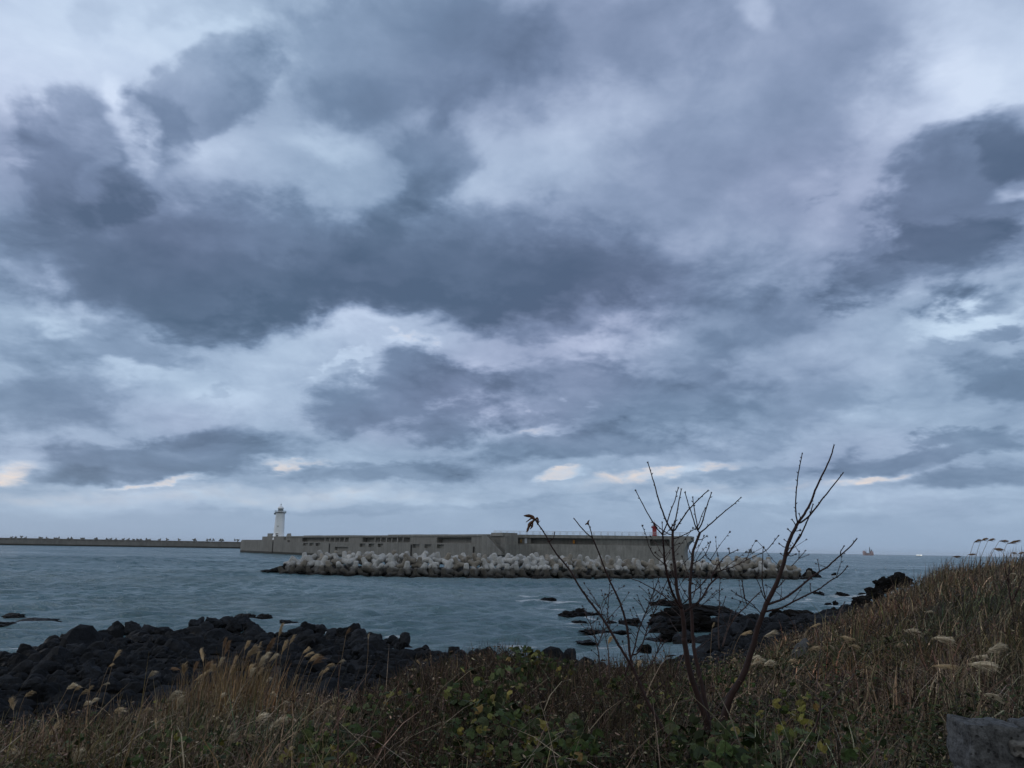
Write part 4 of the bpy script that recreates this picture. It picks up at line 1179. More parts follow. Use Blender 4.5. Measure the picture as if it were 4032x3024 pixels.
def leaves(name, X, Y, Zo, S, colr, tilt, label, cat, shape='oval', kind='stuff', parent=None, mat=M_LEAF, face=.0):
    """small folded leaf plates facing up and a little outwards"""
    N = len(X); Z = ground_z(X, Y) + Zo
    if shape == 'round': out = [(0, -.08), (.34, -.46), (.52, -.1), (.44, .3), (.2, .52), (0, .46), (-.2, .52), (-.44, .3), (-.52, -.1), (-.34, -.46)]
    else: out = [(0, -.5), (.2, -.18), (.23, .1), (.12, .36), (0, .52), (-.12, .36), (-.23, .1), (-.2, -.18)]
    P = np.array(out); n = len(P)
    th = vr.uniform(0, 6.28, N); az = np.where(vr.random(N) < face, vr.normal(-PI / 2, .6, N), vr.uniform(0, 6.28, N)); ti = tilt
    lx = P[None, :, 0] * np.cos(th)[:, None] - P[None, :, 1] * np.sin(th)[:, None]
    ly = P[None, :, 0] * np.sin(th)[:, None] + P[None, :, 1] * np.cos(th)[:, None]
    lz = -(np.abs(P[:, 0]) ** 1.3)[None] * .45 + vr.normal(0, .04, (N, n))
    lx, ly, lz = lx * S[:, None], ly * S[:, None], lz * S[:, None]
    # tilt about a horizontal axis so the normal leans towards az
    ca, sa = np.cos(az)[:, None], np.sin(az)[:, None]; ct, st = np.cos(ti)[:, None], np.sin(ti)[:, None]
    a = lx * ca + ly * sa; b = -lx * sa + ly * ca
    a2 = a * ct + lz * st; z2_ = -a * st + lz * ct
    V = np.stack([X[:, None] + a2 * ca - b * sa, Y[:, None] + a2 * sa + b * ca, Z[:, None] + z2_], -1)
    Fc = np.arange(N * n)
    C = np.repeat(np.concatenate([colr, np.ones((N, 1))], 1), n, 0)
    me = np_mesh(name, V.reshape(-1, 3), Fc, np.arange(N) * n, mat, False, {'tint': C})
    o = link(name, me, parent)
    if parent is None: tag(o, label, cat, None, kind)
    return o
# low green weeds under the tangle, thicker close to the camera
X, Y, c = scatter(70000, -400, 4500, 3.4, .75, 14)
cl = fbm(X * .55 + 11, Y * .55 + 23, 4)
lowf = np.interp(c, [0, 700, 1450, 1750, 2300, 2600, 3200, 4032], [.42, .46, .54, .68, .66, .60, .48, .42])
keep = cl + np.clip((6.3 - Y) * .06, -.2, .14) > (1.02 - lowf) - .06 * vr.random(len(X))
X, Y, c = X[keep], Y[keep], c[keep]; N = len(X)
leaves('green_weeds', X, Y, vr.uniform(.03, .34, N), vr.uniform(.018, .05, N) * (1 + .04 * Y), pal(N, [(.028, .040, .013), (.020, .030, .011), (.050, .056, .019), (.036, .050, .020), (.065, .070, .025)], [.35, .2, .2, .15, .1], .3), np.abs(vr.normal(.5, .4, N)), 'low green weeds growing through the dead grass', 'weeds')
# tiny dead leaves and seed heads
X, Y, c = scatter(34000, -400, 4500, 3.6); N = len(X)
leaves('dead_leaves', X, Y, vr.uniform(.08, .42, N), vr.uniform(.012, .03, N) * (1 + .07 * Y), pal(N, [BROWN, RED, TAN, STRAW], [.35, .25, .3, .1], .35), np.abs(vr.normal(.7, .5, N)), 'small curled dead leaves caught in the grass', 'leaves')

# creeping vines with round green and yellow leaves: each patch a plant
def vine(spots_, n, label, seed, size=.085, yellow=.16):
    """spots_: (px, py, spread px); leaves sit on the bank along trailing stems"""
    r = np.random.default_rng(seed)
    P0 = spots_[0]
    def hit(px, py, lift=.28):
        # where the sight line meets the vegetation surface
        d = ray(px, py)
        for Yq in np.arange(3.2, 14, .08):
            if 7 + d.z * Yq < gz(d.x * Yq, Yq) + lift: return d.x * Yq, Yq
        return d.x * 9, 9.0
    root = hit(P0[0], P0[1])
    e = empty('creeping_vine', (root[0], root[1], gz(*root)))
    tag(e, label, 'vine', 'creeping vines on the bank')
    inv = Vector((root[0], root[1], gz(*root)))
    LX, LY = [], []
    stems = MB()
    for (px, py, sp) in spots_:
        k = max(3, int(1.9 * n * sp / sum(q[2] for q in spots_)))
        h0 = hit(px, py)
        for _ in range(k):
            h = hit(px + r.normal(0, sp * .72), py + r.normal(0, sp * .5)); LX.append(h[0]); LY.append(h[1])
        q = [Vector((h0[0] + r.normal(0, .04) + (root[0] - h0[0]) * t, h0[1] + r.normal(0, .04) + (root[1] - h0[1]) * t, 0)) for t in (1, .8, .6, .4, .2, 0)]
        pts = [Vector((a.x, a.y, gz(a.x, a.y) + .22 + r.normal(0, .03))) - inv for a in q]
        if (pts[0] - pts[-1]).length > .25: stems.tube(pts, .004, 4)
        for _ in range(3):
            a = r.uniform(0, 6.28); l = sp / F * h0[1] * .55
            pts = []
            for t in (0, .3, .6, 1):
                x_, y_ = h0[0] + math.cos(a) * l * t, h0[1] + math.sin(a) * l * t
                pts.append(Vector((x_, y_, gz(x_, y_) + .25 + r.normal(0, .02))) - inv)
            stems.tube(pts, .0035, 4)
    LX, LY = np.array(LX), np.array(LY); N = len(LX)
    global vr
    isy = r.random(N) < yellow
    cols = pal(N, [(.026, .042, .012), (.040, .058, .018), (.060, .078, .030), (.018, .028, .009)], [.35, .3, .15, .2], .22)
    cols[isy] = pal(int(isy.sum()), [(.12, .115, .028), (.16, .14, .038), (.09, .10, .028), (.15, .10, .03)], [.4, .25, .25, .1], .2)
    o = leaves('foliage', LX, LY, r.uniform(.24, .42, N), r.uniform(.4, 1.05, N) * size, cols, np.abs(r.normal(.85, .5, N)), None, None, 'round', parent=e, face=.75)
    o.location = -inv
    stems.build('stem', M_STEMV, e)
M_STEMV = plain('vine_stem', (.07, .045, .03), .8)
vine([(1900, 2790, 130), (1960, 2700, 70), (1930, 2840, 110), (1790, 2770, 60), (1850, 2930, 90)], 120, 'vine with many round green and yellow leaves down the middle of the mound', 1)
vine([(2060, 2640, 60), (2090, 2680, 60), (2060, 2960, 120), (2040, 2880, 80), (2160, 2950, 90)], 90, 'vine with sparse round leaves right of the leafiest one on the mound', 2)
vine([(2150, 2600, 70), (2200, 2640, 60), (2110, 2570, 60), (2060, 2565, 50)], 60, 'vine with green leaves trailing over the right crest of the mound', 3, .075, .12)
vine([(1290, 2980, 130), (1340, 3010, 90), (1240, 3005, 70)], 60, 'vine with yellow-green leaves at the bottom edge left of the mound', 4, .085, .3)
vine([(1520, 2800, 90), (1600, 2770, 60), (1480, 2850, 60)], 45, 'vine with dark green leaves on the left flank of the mound', 5, .07, .1)
vine([(2250, 2980, 110), (2320, 2990, 70), (2420, 2740, 70)], 50, 'vine with drooping yellow-green leaves left of the main sapling base', 6, .08, .25)
vine([(2800, 2980, 140), (2900, 2990, 130), (3000, 3000, 120), (2700, 2960, 60)], 95, 'vine with large dark green leaves in front of the main sapling base', 7, .105, .04)
vine([(3160, 2800, 60), (3240, 2780, 50), (3150, 2930, 60)], 26, 'vine with yellow-green leaves on the stick right of the main sapling', 8, .09, .55)
vine([(2650, 2720, 90), (2820, 2700, 70), (2560, 2860, 80), (2950, 2760, 70)], 70, 'vine with small green leaves around the sapling trunks', 9, .06, .12)
vine([(560, 2990, 120), (700, 2930, 90), (820, 2990, 110), (300, 3005, 90)], 80, 'vine with small dark leaves at the bottom left edge', 10, .06, .1)
vine([(3300, 3000, 120), (3420, 2960, 90), (3180, 3010, 70)], 40, 'vine with dark leaves at the bottom edge left of the stone wall', 11, .07, .08)

# ------------------------------------------------------------------ silvergrass plumes
def plume_mesh(seed, mat):
    """feathery head, unit length along +Z, hair strands leaning to +X (the wind)"""
    r = np.random.default_rng(seed)
    V, Fs = [], []
    def strip(pts, w):
        b = len(V); sa = r.uniform(0, PI)
        for i, p in enumerate(pts):
            q = w * (1 - .85 * i / (len(pts) - 1)); V.append((p[0] - q * math.cos(sa), p[1] - q * math.sin(sa), p[2])); V.append((p[0] + q * math.cos(sa), p[1] + q * math.sin(sa), p[2]))
        for i in range(len(pts) - 1): Fs.append((b + 2 * i, b + 2 * i + 1, b + 2 * i + 3, b + 2 * i + 2))
    for k in range(230):
        h = r.random() ** .8 * .62; a = r.uniform(0, 6.28)
        L = r.uniform(.24, .56) * (1 - .3 * h); sp = r.uniform(.04, .30)
        dx, dy = math.cos(a) * sp + .16, math.sin(a) * sp
        pts = []
        for t in (0, .35, .7, 1): pts.append((dx * L * t * 1.1 + .12 * (h + L * t) ** 2, dy * L * t * 1.1, h + L * t * (1 - .12 * t)))
        strip(pts, .0115)
    for k in range(10): strip([(0, 0, 0), (.02, 0, .3), (.06, 0, .6), (.11, 0, .86)], .02)
    C = np.tile(np.array([[*np.array((1, 1, 1)), 1]]), (len(V), 1))
    q = np.array(Fs)
    return np_mesh('plume', np.array(V), q.ravel(), np.arange(len(q)) * 4, mat, False)
def plume_mat(name, col):
    m, g, p, o = new_mat(name)
    tc = g.n('ShaderNodeTexCoord').outputs['Object']
    n = g.noise(tc, 9.0, 3.0, .6); oi = g.n('ShaderNodeObjectInfo').outputs['Random']
    k = g.m('MULTIPLY', g.lin(n, .3, .7, .75, 1.15), g.lin(oi, 0, 1, .7, 1.2))
    sc = g.n('ShaderNodeVectorMath', operation='SCALE'); sc.inputs[0].default_value = col; g.put(sc.inputs[3], k)
    g.put(p.inputs['Base Color'], sc.outputs[0]); p.inputs['Roughness'].default_value = .9; p.inputs['Specular IOR Level'].default_value = .1
    return m
M_PB = plume_mat('buff_plume', (.60, .48, .32)); M_PW = plume_mat('cream_plume', (.68, .60, .46)); M_PD = plume_mat('brown_plume', (.30, .205, .135))
PL = {'b': [plume_mesh(500 + i, M_PB) for i in range(4)], 'w': [plume_mesh(520 + i, M_PW) for i in range(4)], 'd': [plume_mesh(540 + i, M_PD) for i in range(3)]}
M_STALK = plain('grass_stalk', (.22, .16, .10), .8, .25, 5.0)
pr = random.Random(55)
def silvergrass(px, py, ln, wd, ang, Y, k, label, group, bend=.12):
    """px, py: middle of the plume in the photograph; ln, wd in photograph pixels; ang 90 = upright, 0 = blown flat to the right"""
    d_ = ray(px, py + wd * .5)
    for Yq in np.arange(3.2, Y, .06):
        if 7 + d_.z * Yq < gz(d_.x * Yq, Yq) + .30: Y = max(3.3, Yq - .12); break
    mid = at(px, py, Y); L = ln / F * Y
    d = Vector((math.cos(R(ang)), pr.gauss(0, .15), math.sin(R(ang)))).normalized()
    b0 = mid - d * L * .45
    hh_ = max(.05, b0.z - gz(b0.x, Y)); bx = b0.x - (.04 + .42 * hh_ * min(1, max(0, (90 - ang) / 80))) * pr.uniform(.6, 1.2); by = Y + pr.uniform(-.1, .1)
    g0 = Vector((bx, by, gz(bx, by) - .03))
    e = empty('silvergrass', g0); tag(e, label, 'silvergrass', group)
    c1 = g0 + Vector(((b0.x - g0.x) * .12, 0, (b0.z - g0.z) * .5)); c2 = b0 - d * min(.14, max(.02, (b0.z - g0.z) * .16)) - Vector((0, 0, (b0.z - g0.z) * .12))
    pts = []
    for t in np.linspace(0, 1, 7): pts.append(g0 * (1 - t) ** 3 + c1 * 3 * t * (1 - t) ** 2 + c2 * 3 * t * t * (1 - t) + b0 * t ** 3 - g0)
    rw = max(.002, .00030 * Y)
    MB().tube(pts, [rw * (1.2 - .5 * i / 6) for i in range(7)], 5).build('stem', M_STALK, e)
    o = link('plume', pr.choice(PL[k]), e); o.location = b0 - g0
    o.rotation_mode = 'QUATERNION'
    zax = d; xax = Vector((1, 0, -.25)); xax = (xax - zax * xax.dot(zax)).normalized() if abs(zax.dot(xax.normalized())) < .97 else Vector((0, 0, -1)) - zax * Vector((0, 0, -1)).dot(zax)
    xax.normalize(); yax = zax.cross(xax)
    o.rotation_quaternion = Matrix((xax, yax, zax)).transposed().to_quaternion()
    ws = wd / max(ln, 1) / .25
    o.scale = (L * ws, L * ws, L)
G1 = 'silvergrass of the reed clump on the left bank'
A5 = lambda x, y: (x / 1.7015, 2350 + y / 1.7015)
left = [(1872, 222, 70, 26, 88, 'b'), (1950, 285, 55, 20, 75, 'b'), (1895, 335, 80, 28, 82, 'b'), (1497, 310, 60, 20, 92, 'd'), (1512, 340, 80, 26, 85, 'd'), (1645, 325, 50, 26, 85, 'b'), (1672, 360, 80, 55, 70, 'b'),
        (1738, 320, 30, 14, 90, 'b'), (1790, 340, 70, 36, 80, 'd'), (1810, 310, 60, 30, 85, 'd'), (1770, 398, 60, 30, 70, 'w'), (1742, 430, 75, 38, 75, 'w'), (1822, 402, 60, 28, 60, 'w'), (1720, 395, 50, 20, 85, 'b'),
        (1470, 435, 56, 24, 80, 'w'), (1568, 425, 50, 20, 88, 'b'), (1545, 485, 48, 22, 80, 'b'), (1665, 495, 60, 40, 100, 'b'), (1675, 510, 50, 34, 100, 'w'), (1735, 500, 50, 26, 80, 'b'), (2045, 355, 46, 24, 60, 'b'),
        (2065, 380, 50, 22, 40, 'b'), (2090, 405, 70, 34, 55, 'b'), (2115, 420, 70, 40, 60, 'd'), (1345, 395, 70, 26, 125, 'b'), (1300, 470, 60, 24, 88, 'd'), (1370, 470, 70, 40, 80, 'd'), (1220, 490, 60, 40, 110, 'b'),
        (1410, 480, 50, 30, 130, 'b'), (1350, 520, 100, 22, 42, 'b'), (1180, 475, 50, 20, 160, 'd'), (775, 388, 60, 26, 78, 'b'), (740, 455, 34, 16, 50, 'b'), (1005, 515, 46, 36, 70, 'w'), (470, 592, 44, 40, 60, 'w'),
        (510, 610, 40, 24, 60, 'b'), (555, 635, 46, 30, 60, 'b'), (598, 612, 34, 22, 80, 'b'), (185, 645, 44, 34, 60, 'b'), (70, 725, 60, 40, 130, 'b'), (710, 578, 34, 14, 30, 'w'), (620, 693, 30, 30, 80, 'w'), (568, 710, 36, 36, 70, 'w'),
        (1145, 660, 70, 50, 70, 'w'), (1185, 710, 66, 44, 100, 'w'), (1425, 480, 40, 26, 100, 'b'), (1790, 555, 30, 26, 80, 'w'), (1820, 640, 34, 30, 30, 'w'), (1475, 660, 46, 26, 60, 'w'), (970, 755, 46, 34, 60, 'b'), (775, 755, 50, 50, 60, 'b'),
        (335, 905, 110, 32, 75, 'b'), (1038, 855, 56, 20, 115, 'b'), (1970, 555, 56, 18, 82, 'b'), (2145, 510, 40, 18, 70, 'b'), (2175, 490, 40, 18, 60, 'b'), (1905, 705, 24, 24, 60, 'w'),
        (1720, 815, 80, 60, 75, 'w'), (1845, 835, 90, 60, 60, 'w'), (1530, 985, 100, 50, 95, 'w'), (1660, 920, 90, 44, 10, 'b'), (490, 1085, 120, 50, 80, 'w'), (570, 1075, 130, 30, 75, 'b'), (195, 1085, 70, 34, 50, 'b'), (60, 1020, 60, 30, 20, 'b')]
def lab_left(k, py):
    c_ = {'b': 'buff', 'w': 'cream', 'd': 'brown'}[k]
    return (f'{c_} silvergrass plume on an upright stem in the reed clump' if py < 2640 else f'{c_} silvergrass plume low in the grass at bottom left')
for x, y, ln, wd, an, k in left:
    px, py = A5(x, y); hor = 2158 + (px - 2016) * .0165
    Yv = float(np.interp(py, [2480, 2560, 2640, 2720, 2820, 2900, 3000], [11.0, 10.6, 9.8, 9.2, 7.6, 6.6, 5.6])) + pr.uniform(-.3, .3)
    silvergrass(px, py, ln / 1.7015 * 1.3, wd / 1.7015 * 1.2, an, Yv, k, lab_left(k, py), 'upright silvergrass of the left reed clump' if py < 2640 else 'silvergrass low on the left bank')
A6 = lambda x, y: (1200 + x / 1.7015, 2350 + y / 1.7015)
mid_ = [(282, 230, 50, 30, 80, 'd', 12, 'brown feathery silvergrass head against the boulders right of the reed clump'), (422, 270, 40, 14, 100, 'w', 12, 'thin cream silvergrass head against the last boulders of the heap'), (165, 450, 52, 34, 40, 'b', 10.5, 'buff silvergrass head low between reed clump and mound'),
        (240, 428, 46, 24, 45, 'w', 10.5, 'cream silvergrass head low between reed clump and mound'), (130, 495, 46, 22, 70, 'b', 10, 'dull silvergrass head lowest between reed clump and mound'), (720, 480, 66, 30, 15, 'w', 11, 'windblown cream tuft on the left flank of the mound'), (760, 445, 40, 20, 150, 'b', 11, 'small tuft bent left above the windblown cream one'),
        (1270, 558, 46, 20, 50, 'w', 8.5, 'pale pink-cream tuft among the yellow leaves of the mound'), (172, 760, 50, 28, 110, 'b', 8, 'buff tuft at the left foot of the mound')]
for x, y, ln, wd, an, k, Yv, lab in mid_:
    px, py = A6(x, y); silvergrass(px, py, ln / 1.7, wd / 1.7, an, Yv, k, lab, None)
A8 = lambda x, y: (3100 + x / 1.7028, 2050 + y / 1.7028)
right = [(1270, 130, 46, 26, 40, 'd', 24, 0), (1317, 120, 46, 24, 35, 'd', 24, 0), (1362, 123, 46, 22, 32, 'd', 25, 0), (1450, 130, 56, 24, 15, 'd', 23, 0), (1515, 138, 86, 24, 25, 'd', 23, 0), (1410, 185, 64, 26, 8, 'd', 22, 0), (1235, 222, 50, 16, 15, 'd', 26, 0), (1130, 236, 50, 20, 15, 'd', 28, 0), (1515, 212, 30, 18, 20, 'd', 23, 0), (1565, 212, 40, 20, 30, 'd', 22, 0),
         (1040, 778, 130, 62, 12, 'w', 11, 1), (1385, 842, 120, 60, 40, 'w', 9.5, 2), (1050, 965, 150, 36, 6, 'b', 10, 3), (1300, 945, 170, 70, 12, 'w', 8.6, 4), (1285, 905, 100, 30, 18, 'w', 8.8, 5), (1365, 1160, 100, 50, 5, 'w', 7.4, 6), (830, 725, 90, 60, 20, 'w', 12, 7), (395, 775, 76, 44, 5, 'b', 13, 8), (450, 832, 62, 44, 10, 'b', 12, 9),
         (190, 845, 96, 42, 25, 'b', 12, 10), (950, 605, 40, 22, 30, 'w', 16, 11), (520, 565, 24, 22, 80, 'w', 30, 12), (180, 700, 76, 18, 30, 'b', 17, 13), (25, 930, 46, 40, 40, 'b', 12, 14), (300, 840, 40, 20, -20, 'w', 11, 15), (60, 800, 70, 24, 20, 'b', 13, 16), (430, 790, 40, 20, 20, 'b', 13, 17), (1515, 352, 34, 18, 10, 'w', 18, 18), (1545, 440, 30, 18, 10, 'b', 17, 19), (765, 825, 44, 30, 160, 'b', 11, 20)]
RL = {1: 'fat cream silvergrass plume blown flat in the middle of the right slope', 2: 'cream silvergrass plume slanting up to the right, right of the fat one', 3: 'long buff silvergrass plume blown flat below the fat one', 4: 'largest white silvergrass plume above the stone wall', 5: 'white silvergrass plume just over the largest one',
      6: 'low white silvergrass plume closest above the stone wall', 7: 'ragged cream silvergrass plume left of the fat one', 8: 'rounded buff silvergrass plume, upper of two on the left of the right slope', 9: 'rounded buff silvergrass plume, lower of two on the left of the right slope', 10: 'buff silvergrass plume arching beside the blue-grey stone', 11: 'small cream tuft high on the right slope',
      12: 'tiny pale tuft against the black headland rock', 13: 'slender buff plume leaning over the black shore rocks', 14: 'stubby buff plume left of the arching one', 15: 'pale tuft pointing down right of the arching plume', 16: 'thin pale plume above the blue-grey stone', 17: 'small buff tuft between the two rounded plumes', 18: 'pale tuft near the crest at the right picture edge', 19: 'dull tuft below the crest at the right picture edge', 20: 'buff tuft bent left below the ragged cream plume'}
for x, y, ln, wd, an, k, Yv, i in right:
    px, py = A8(x, y)
    silvergrass(px, py, ln / 1.7028 * 1.15, wd / 1.7028 * 1.1, an, Yv, k, RL[i] if i else 'brown silvergrass plume nodding on the crest against sea and sky', None if i else 'silvergrass on the right crest')
A4 = lambda x, y: (2400 + x / 3.687, 2150 + y / 3.687)
for x, y, ln, wd, an, k, Yv, lab in [(1495, 1150, 90, 34, 80, 'b', 15, 'buff seed head standing between the main sapling and the leaning sapling'), (1970, 1250, 180, 60, 30, 'b', 14, 'buff plume curving over the shore left of the leaning sapling'), (2100, 1610, 120, 90, 60, 'w', 12, 'cream tuft at the foot of the leaning sapling, left side'), (2035, 1480, 110, 40, 85, 'b', 13, 'narrow buff head just left of the leaning sapling trunk'),
                                    (1450, 1600, 80, 40, 10, 'w', 13, 'pale flat tuft between the sapling trunks'), (1790, 1640, 70, 40, 50, 'b', 12, 'small buff tuft right of the pale flat one'), (320, 1570, 1, 1, 80, 'b', 12, None)]:
    if lab: px, py = A4(x, y); silvergrass(px, py, ln / 3.687, wd / 3.687, an, Yv, k, lab, None)
for px, py, ln, wd, an, k, Yv, lab in [(3030, 2490, 60, 24, 35, 'w', 13, 'bright cream plume right of the leaning sapling against the black rocks'), (2510, 2615, 26, 20, 100, 'b', 9, 'rounded buff tuft left of the main sapling'), (2395, 2520, 30, 22, 90, 'b', 10, 'blurred buff tuft on the thin saplings against the water'), (2490, 2665, 16, 14, 90, 'b', 9, 'tiny buff tuft below the rounded one'), (2970, 2600, 50, 40, 60, 'w', 12, 'cream tuft right of the leaning sapling foot'), (3020, 2605, 40, 30, 50, 'w', 12, 'cream tuft second right of the leaning sapling foot')]:
    silvergrass(px, py, ln, wd, an, Yv, k, lab, None)

# ------------------------------------------------------------------ bare saplings
def bark(name, col):
    m, g, p, o = new_mat(name)
    tc = g.n('ShaderNodeTexCoord').outputs['Object']
    n = g.noise(tc, 30.0, 5.0, .7); n2 = g.noise(tc, 4.0, 3.0, .6)
    sc = g.n('ShaderNodeVectorMath', operation='SCALE'); sc.inputs[0].default_value = col; g.put(sc.inputs[3], g.m('MULTIPLY', g.lin(n, .3, .7, .6, 1.3), g.lin(n2, .3, .7, .75, 1.3)))
    g.put(p.inputs['Base Color'], sc.outputs[0]); p.inputs['Roughness'].default_value = .7; p.inputs['Specular IOR Level'].default_value = .3
    b = g.n('ShaderNodeBump'); b.inputs['Strength'].default_value = .5; b.inputs['Distance'].default_value = .004
    g.put(b.inputs['Height'], n); g.put(p.inputs['Normal'], b.outputs[0])
    return m
M_BARK = bark('sapling_bark', (.024, .0105, .0095)); M_BARKG = bark('grey_twig_bark', (.050, .034, .031))
M_WITHER = plain('withered_leaf', (.085, .038, .018), .8, .35, 20)
ZK = {'2': (2400, 1750, 3.687), '3': (2900, 1700, 4.148), '4': (2400, 2150, 3.687), '5': (2900, 2050, 3.687), '6': (2200, 2500, 2.765), '7': (2000, 1980, 2.764)}
def P_(k, *pts):
    ox, oy, s = ZK[k]; return [(ox + x / s, oy + y / s) for x, y in pts]
class Sapling:
    def __init__(s, label, px, Y, mat, seed, cat='sapling', name='bare_sapling', group=None):
        s.r = random.Random(seed); s.mat = mat; s.nodes = []; s.Y0 = Y
        r = ray(px, 2700); x = r.x * Y
        s.o = Vector((x, Y, gz(x, Y) - .05)); s.e = empty(name, s.o); tag(s.e, label, cat, group)
    def branch(s, pts, w0, w1, dY=None, name='branch', buds=True, Ystart=None, mat=None, straight=False):
        """pts in photograph pixels from the base outwards; w0, w1 widths in photograph pixels"""
        r = s.r
        if Ystart is None:
            if s.nodes:
                nd = min(s.nodes, key=lambda q: (q[0] - pts[0][0]) ** 2 + (q[1] - pts[0][1]) ** 2); Ystart = nd[2]
                if (nd[0] - pts[0][0]) ** 2 + (nd[1] - pts[0][1]) ** 2 < 24 ** 2: pts = [(nd[0], nd[1])] + list(pts)
            else: Ystart = s.Y0
        seg = [0.0]
        for a, b in zip(pts, pts[1:]): seg.append(seg[-1] + math.hypot(b[0] - a[0], b[1] - a[1]))
        T = max(seg[-1], 1e-3)
        if dY is None: dY = r.uniform(-.55, .55) * min(1, T / 400)
        n = max(3, int(T / 14)); out = []; rad = []
        xs = np.interp(np.linspace(0, T, n), seg, [p[0] for p in pts]); ys = np.interp(np.linspace(0, T, n), seg, [p[1] for p in pts])
        if n > 4:   # take the corners off
            for _ in range(2):
                xs[1:-1] = .25 * xs[:-2] + .5 * xs[1:-1] + .25 * xs[2:]; ys[1:-1] = .25 * ys[:-2] + .5 * ys[1:-1] + .25 * ys[2:]
        mb = MB()
        for i in range(n):
            t = i / (n - 1); Yq = Ystart + dY * t
            x_, y_ = xs[i] + r.gauss(0, .5) * (0 < i < n - 1), ys[i] + r.gauss(0, .4) * (0 < i < n - 1)
            s.nodes.append((x_, y_, Yq)); out.append(at(x_, y_, Yq) - s.o)
            rad.append(max((w0 + (w1 - w0) * t ** .85) / F * Yq / 2 * 1.15, .0014))
        mb.tube(out, rad, 7 if w0 > 9 else 6)
        if buds:
            step = max(2, int(26 / 14)); side = 1
            for i in range(2, n):
                if r.random() < .62 and rad[i] < .02:
                    d = (out[i] - out[i - 1]).normalized(); q = d.orthogonal().normalized()
                    q.rotate(Matrix.Rotation(r.uniform(0, 6.28), 3, d)); side = -side
                    b0 = out[i] + q * rad[i] * .6; l = r.uniform(.011, .021); tip = b0 + (q * .75 + d * .75) * l
                    mb.tube([b0, b0 * .5 + tip * .5, tip], [.0028, .0038, .0007], 5)
            d = (out[-1] - out[-2]).normalized()
            for k in range(3):      # cluster of winter buds at the tip
                q = d.orthogonal().normalized(); q.rotate(Matrix.Rotation(k * 2.1 + r.random(), 3, d))
                mb.tube([out[-1] - d * .004, out[-1] + d * .008 + q * .004, out[-1] + d * .018 + q * .006], [.0022, .003, .0007], 5)
        mb.build(name, mat or s.mat, s.e)
    def leaf(s, pts, w, Y=None):
        """withered hanging leaf: curled strip through photograph points"""
        nd = min(s.nodes, key=lambda q: (q[0] - pts[0][0]) ** 2 + (q[1] - pts[0][1]) ** 2); Y = nd[2] if Y is None else Y
        vs = []; n = 8; r = s.r
        xs = np.interp(np.linspace(0, 1, n), np.linspace(0, 1, len(pts)), [p[0] for p in pts]); ys = np.interp(np.linspace(0, 1, n), np.linspace(0, 1, len(pts)), [p[1] for p in pts])
        for i in range(n):
            t = i / (n - 1); c = at(xs[i], ys[i], Y) - s.o; h = w / F * Y / 2 * math.sin(PI * min(1, .12 + .85 * t)) ** .7 * r.uniform(.75, 1.2)
            j = max(1, i); dx, dy = xs[j] - xs[j - 1], ys[j] - ys[j - 1]; l = math.hypot(dx, dy) + 1e-6
            nrm = Vector((dy / l, 0, dx / l))
            vs += [c - nrm * h + Vector((0, h * 1.2 * r.uniform(.6, 1.2), 0)), c, c + nrm * h + Vector((0, h * 1.2 * r.uniform(.6, 1.2), 0))]
        fs = [(i * 3 + k, i * 3 + k + 1, i * 3 + k + 4, i * 3 + k + 3) for i in range(n - 1) for k in range(2)]
        o = MB().add(vs, fs).build('withered_leaf', M_WITHER, s.e)
        sm = o.modifiers.new('thickness', 'SOLIDIFY'); sm.thickness = .0012

# main sapling with two stems
m = Sapling('main bare sapling with two stems forking into many upright twigs', 2790, 6.3, M_BARK, 1)
m.branch(P_('6', (1645, 1330), (1640, 1150), (1620, 1000), (1590, 870), (1540, 740), (1500, 620), (1455, 500), (1420, 380), (1395, 240), (1375, 100), (1355, 0)) + P_('4', (1110, 1500), (1090, 1400), (1085, 1200), (1060, 1000), (1045, 910)), 24, 14.5, .1, 'trunk', False)
m.branch(P_('4', (1045, 905), (1030, 830), (990, 700), (965, 600), (965, 480), (950, 300), (925, 150)) + P_('2', (925, 1600), (915, 1450), (915, 1300), (918, 1262)), 13, 8.5, .1, 'trunk', False)
m.branch(P_('2', (905, 1270), (860, 1190), (800, 1060), (750, 920), (700, 760), (650, 570), (600, 420), (560, 275)), 6.5, 3)
m.branch(P_('2', (930, 1265), (955, 1130), (975, 1000), (1000, 870), (1020, 770), (1040, 660)), 5, 3.2)
m.branch(P_('2', (935, 1280), (1000, 1160), (1080, 1030), (1160, 940), (1250, 840), (1340, 745), (1420, 680)), 5.5, 3.2)
m.branch(P_('2', (905, 1260), (910, 1180)), 3, 2.6); m.branch(P_('2', (880, 1240), (940, 1125)), 3, 2.2)
m.branch(P_('2', (945, 1385), (1060, 1325), (1150, 1280), (1235, 1230)), 4, 2.6)
m.branch(P_('2', (890, 1335), (800, 1275), (690, 1170), (635, 1130)), 3.6, 2.4)
m.branch(P_('4', (1020, 900), (960, 770), (900, 660), (850, 500), (820, 350), (800, 250), (790, 100), (780, 0)) + P_('2', (785, 1450), (772, 1310)), 9, 5.5, -.25)
m.branch(P_('2', (760, 1305), (690, 1230), (620, 1120), (540, 980), (480, 860), (430, 760), (385, 680)), 4.6, 2.8)
m.branch(P_('2', (775, 1280), (840, 1150), (870, 1020), (900, 920), (950, 820), (975, 720), (995, 645)), 4.6, 2.8)
m.branch(P_('2', (768, 1280), (765, 1145)), 3.6, 2.4)
m.branch(P_('2', (790, 1330), (850, 1260), (905, 1190)), 3, 2.2)
m.branch(P_('4', (1000, 890), (900, 830), (800, 720), (660, 640), (560, 580), (430, 510), (320, 475)), 5, 2.4, -.4, mat=M_BARKG)
m.branch(P_('4', (1060, 950), (1180, 910), (1300, 800), (1370, 730), (1420, 600), (1480, 520), (1580, 450)), 8, 5.5, .3)
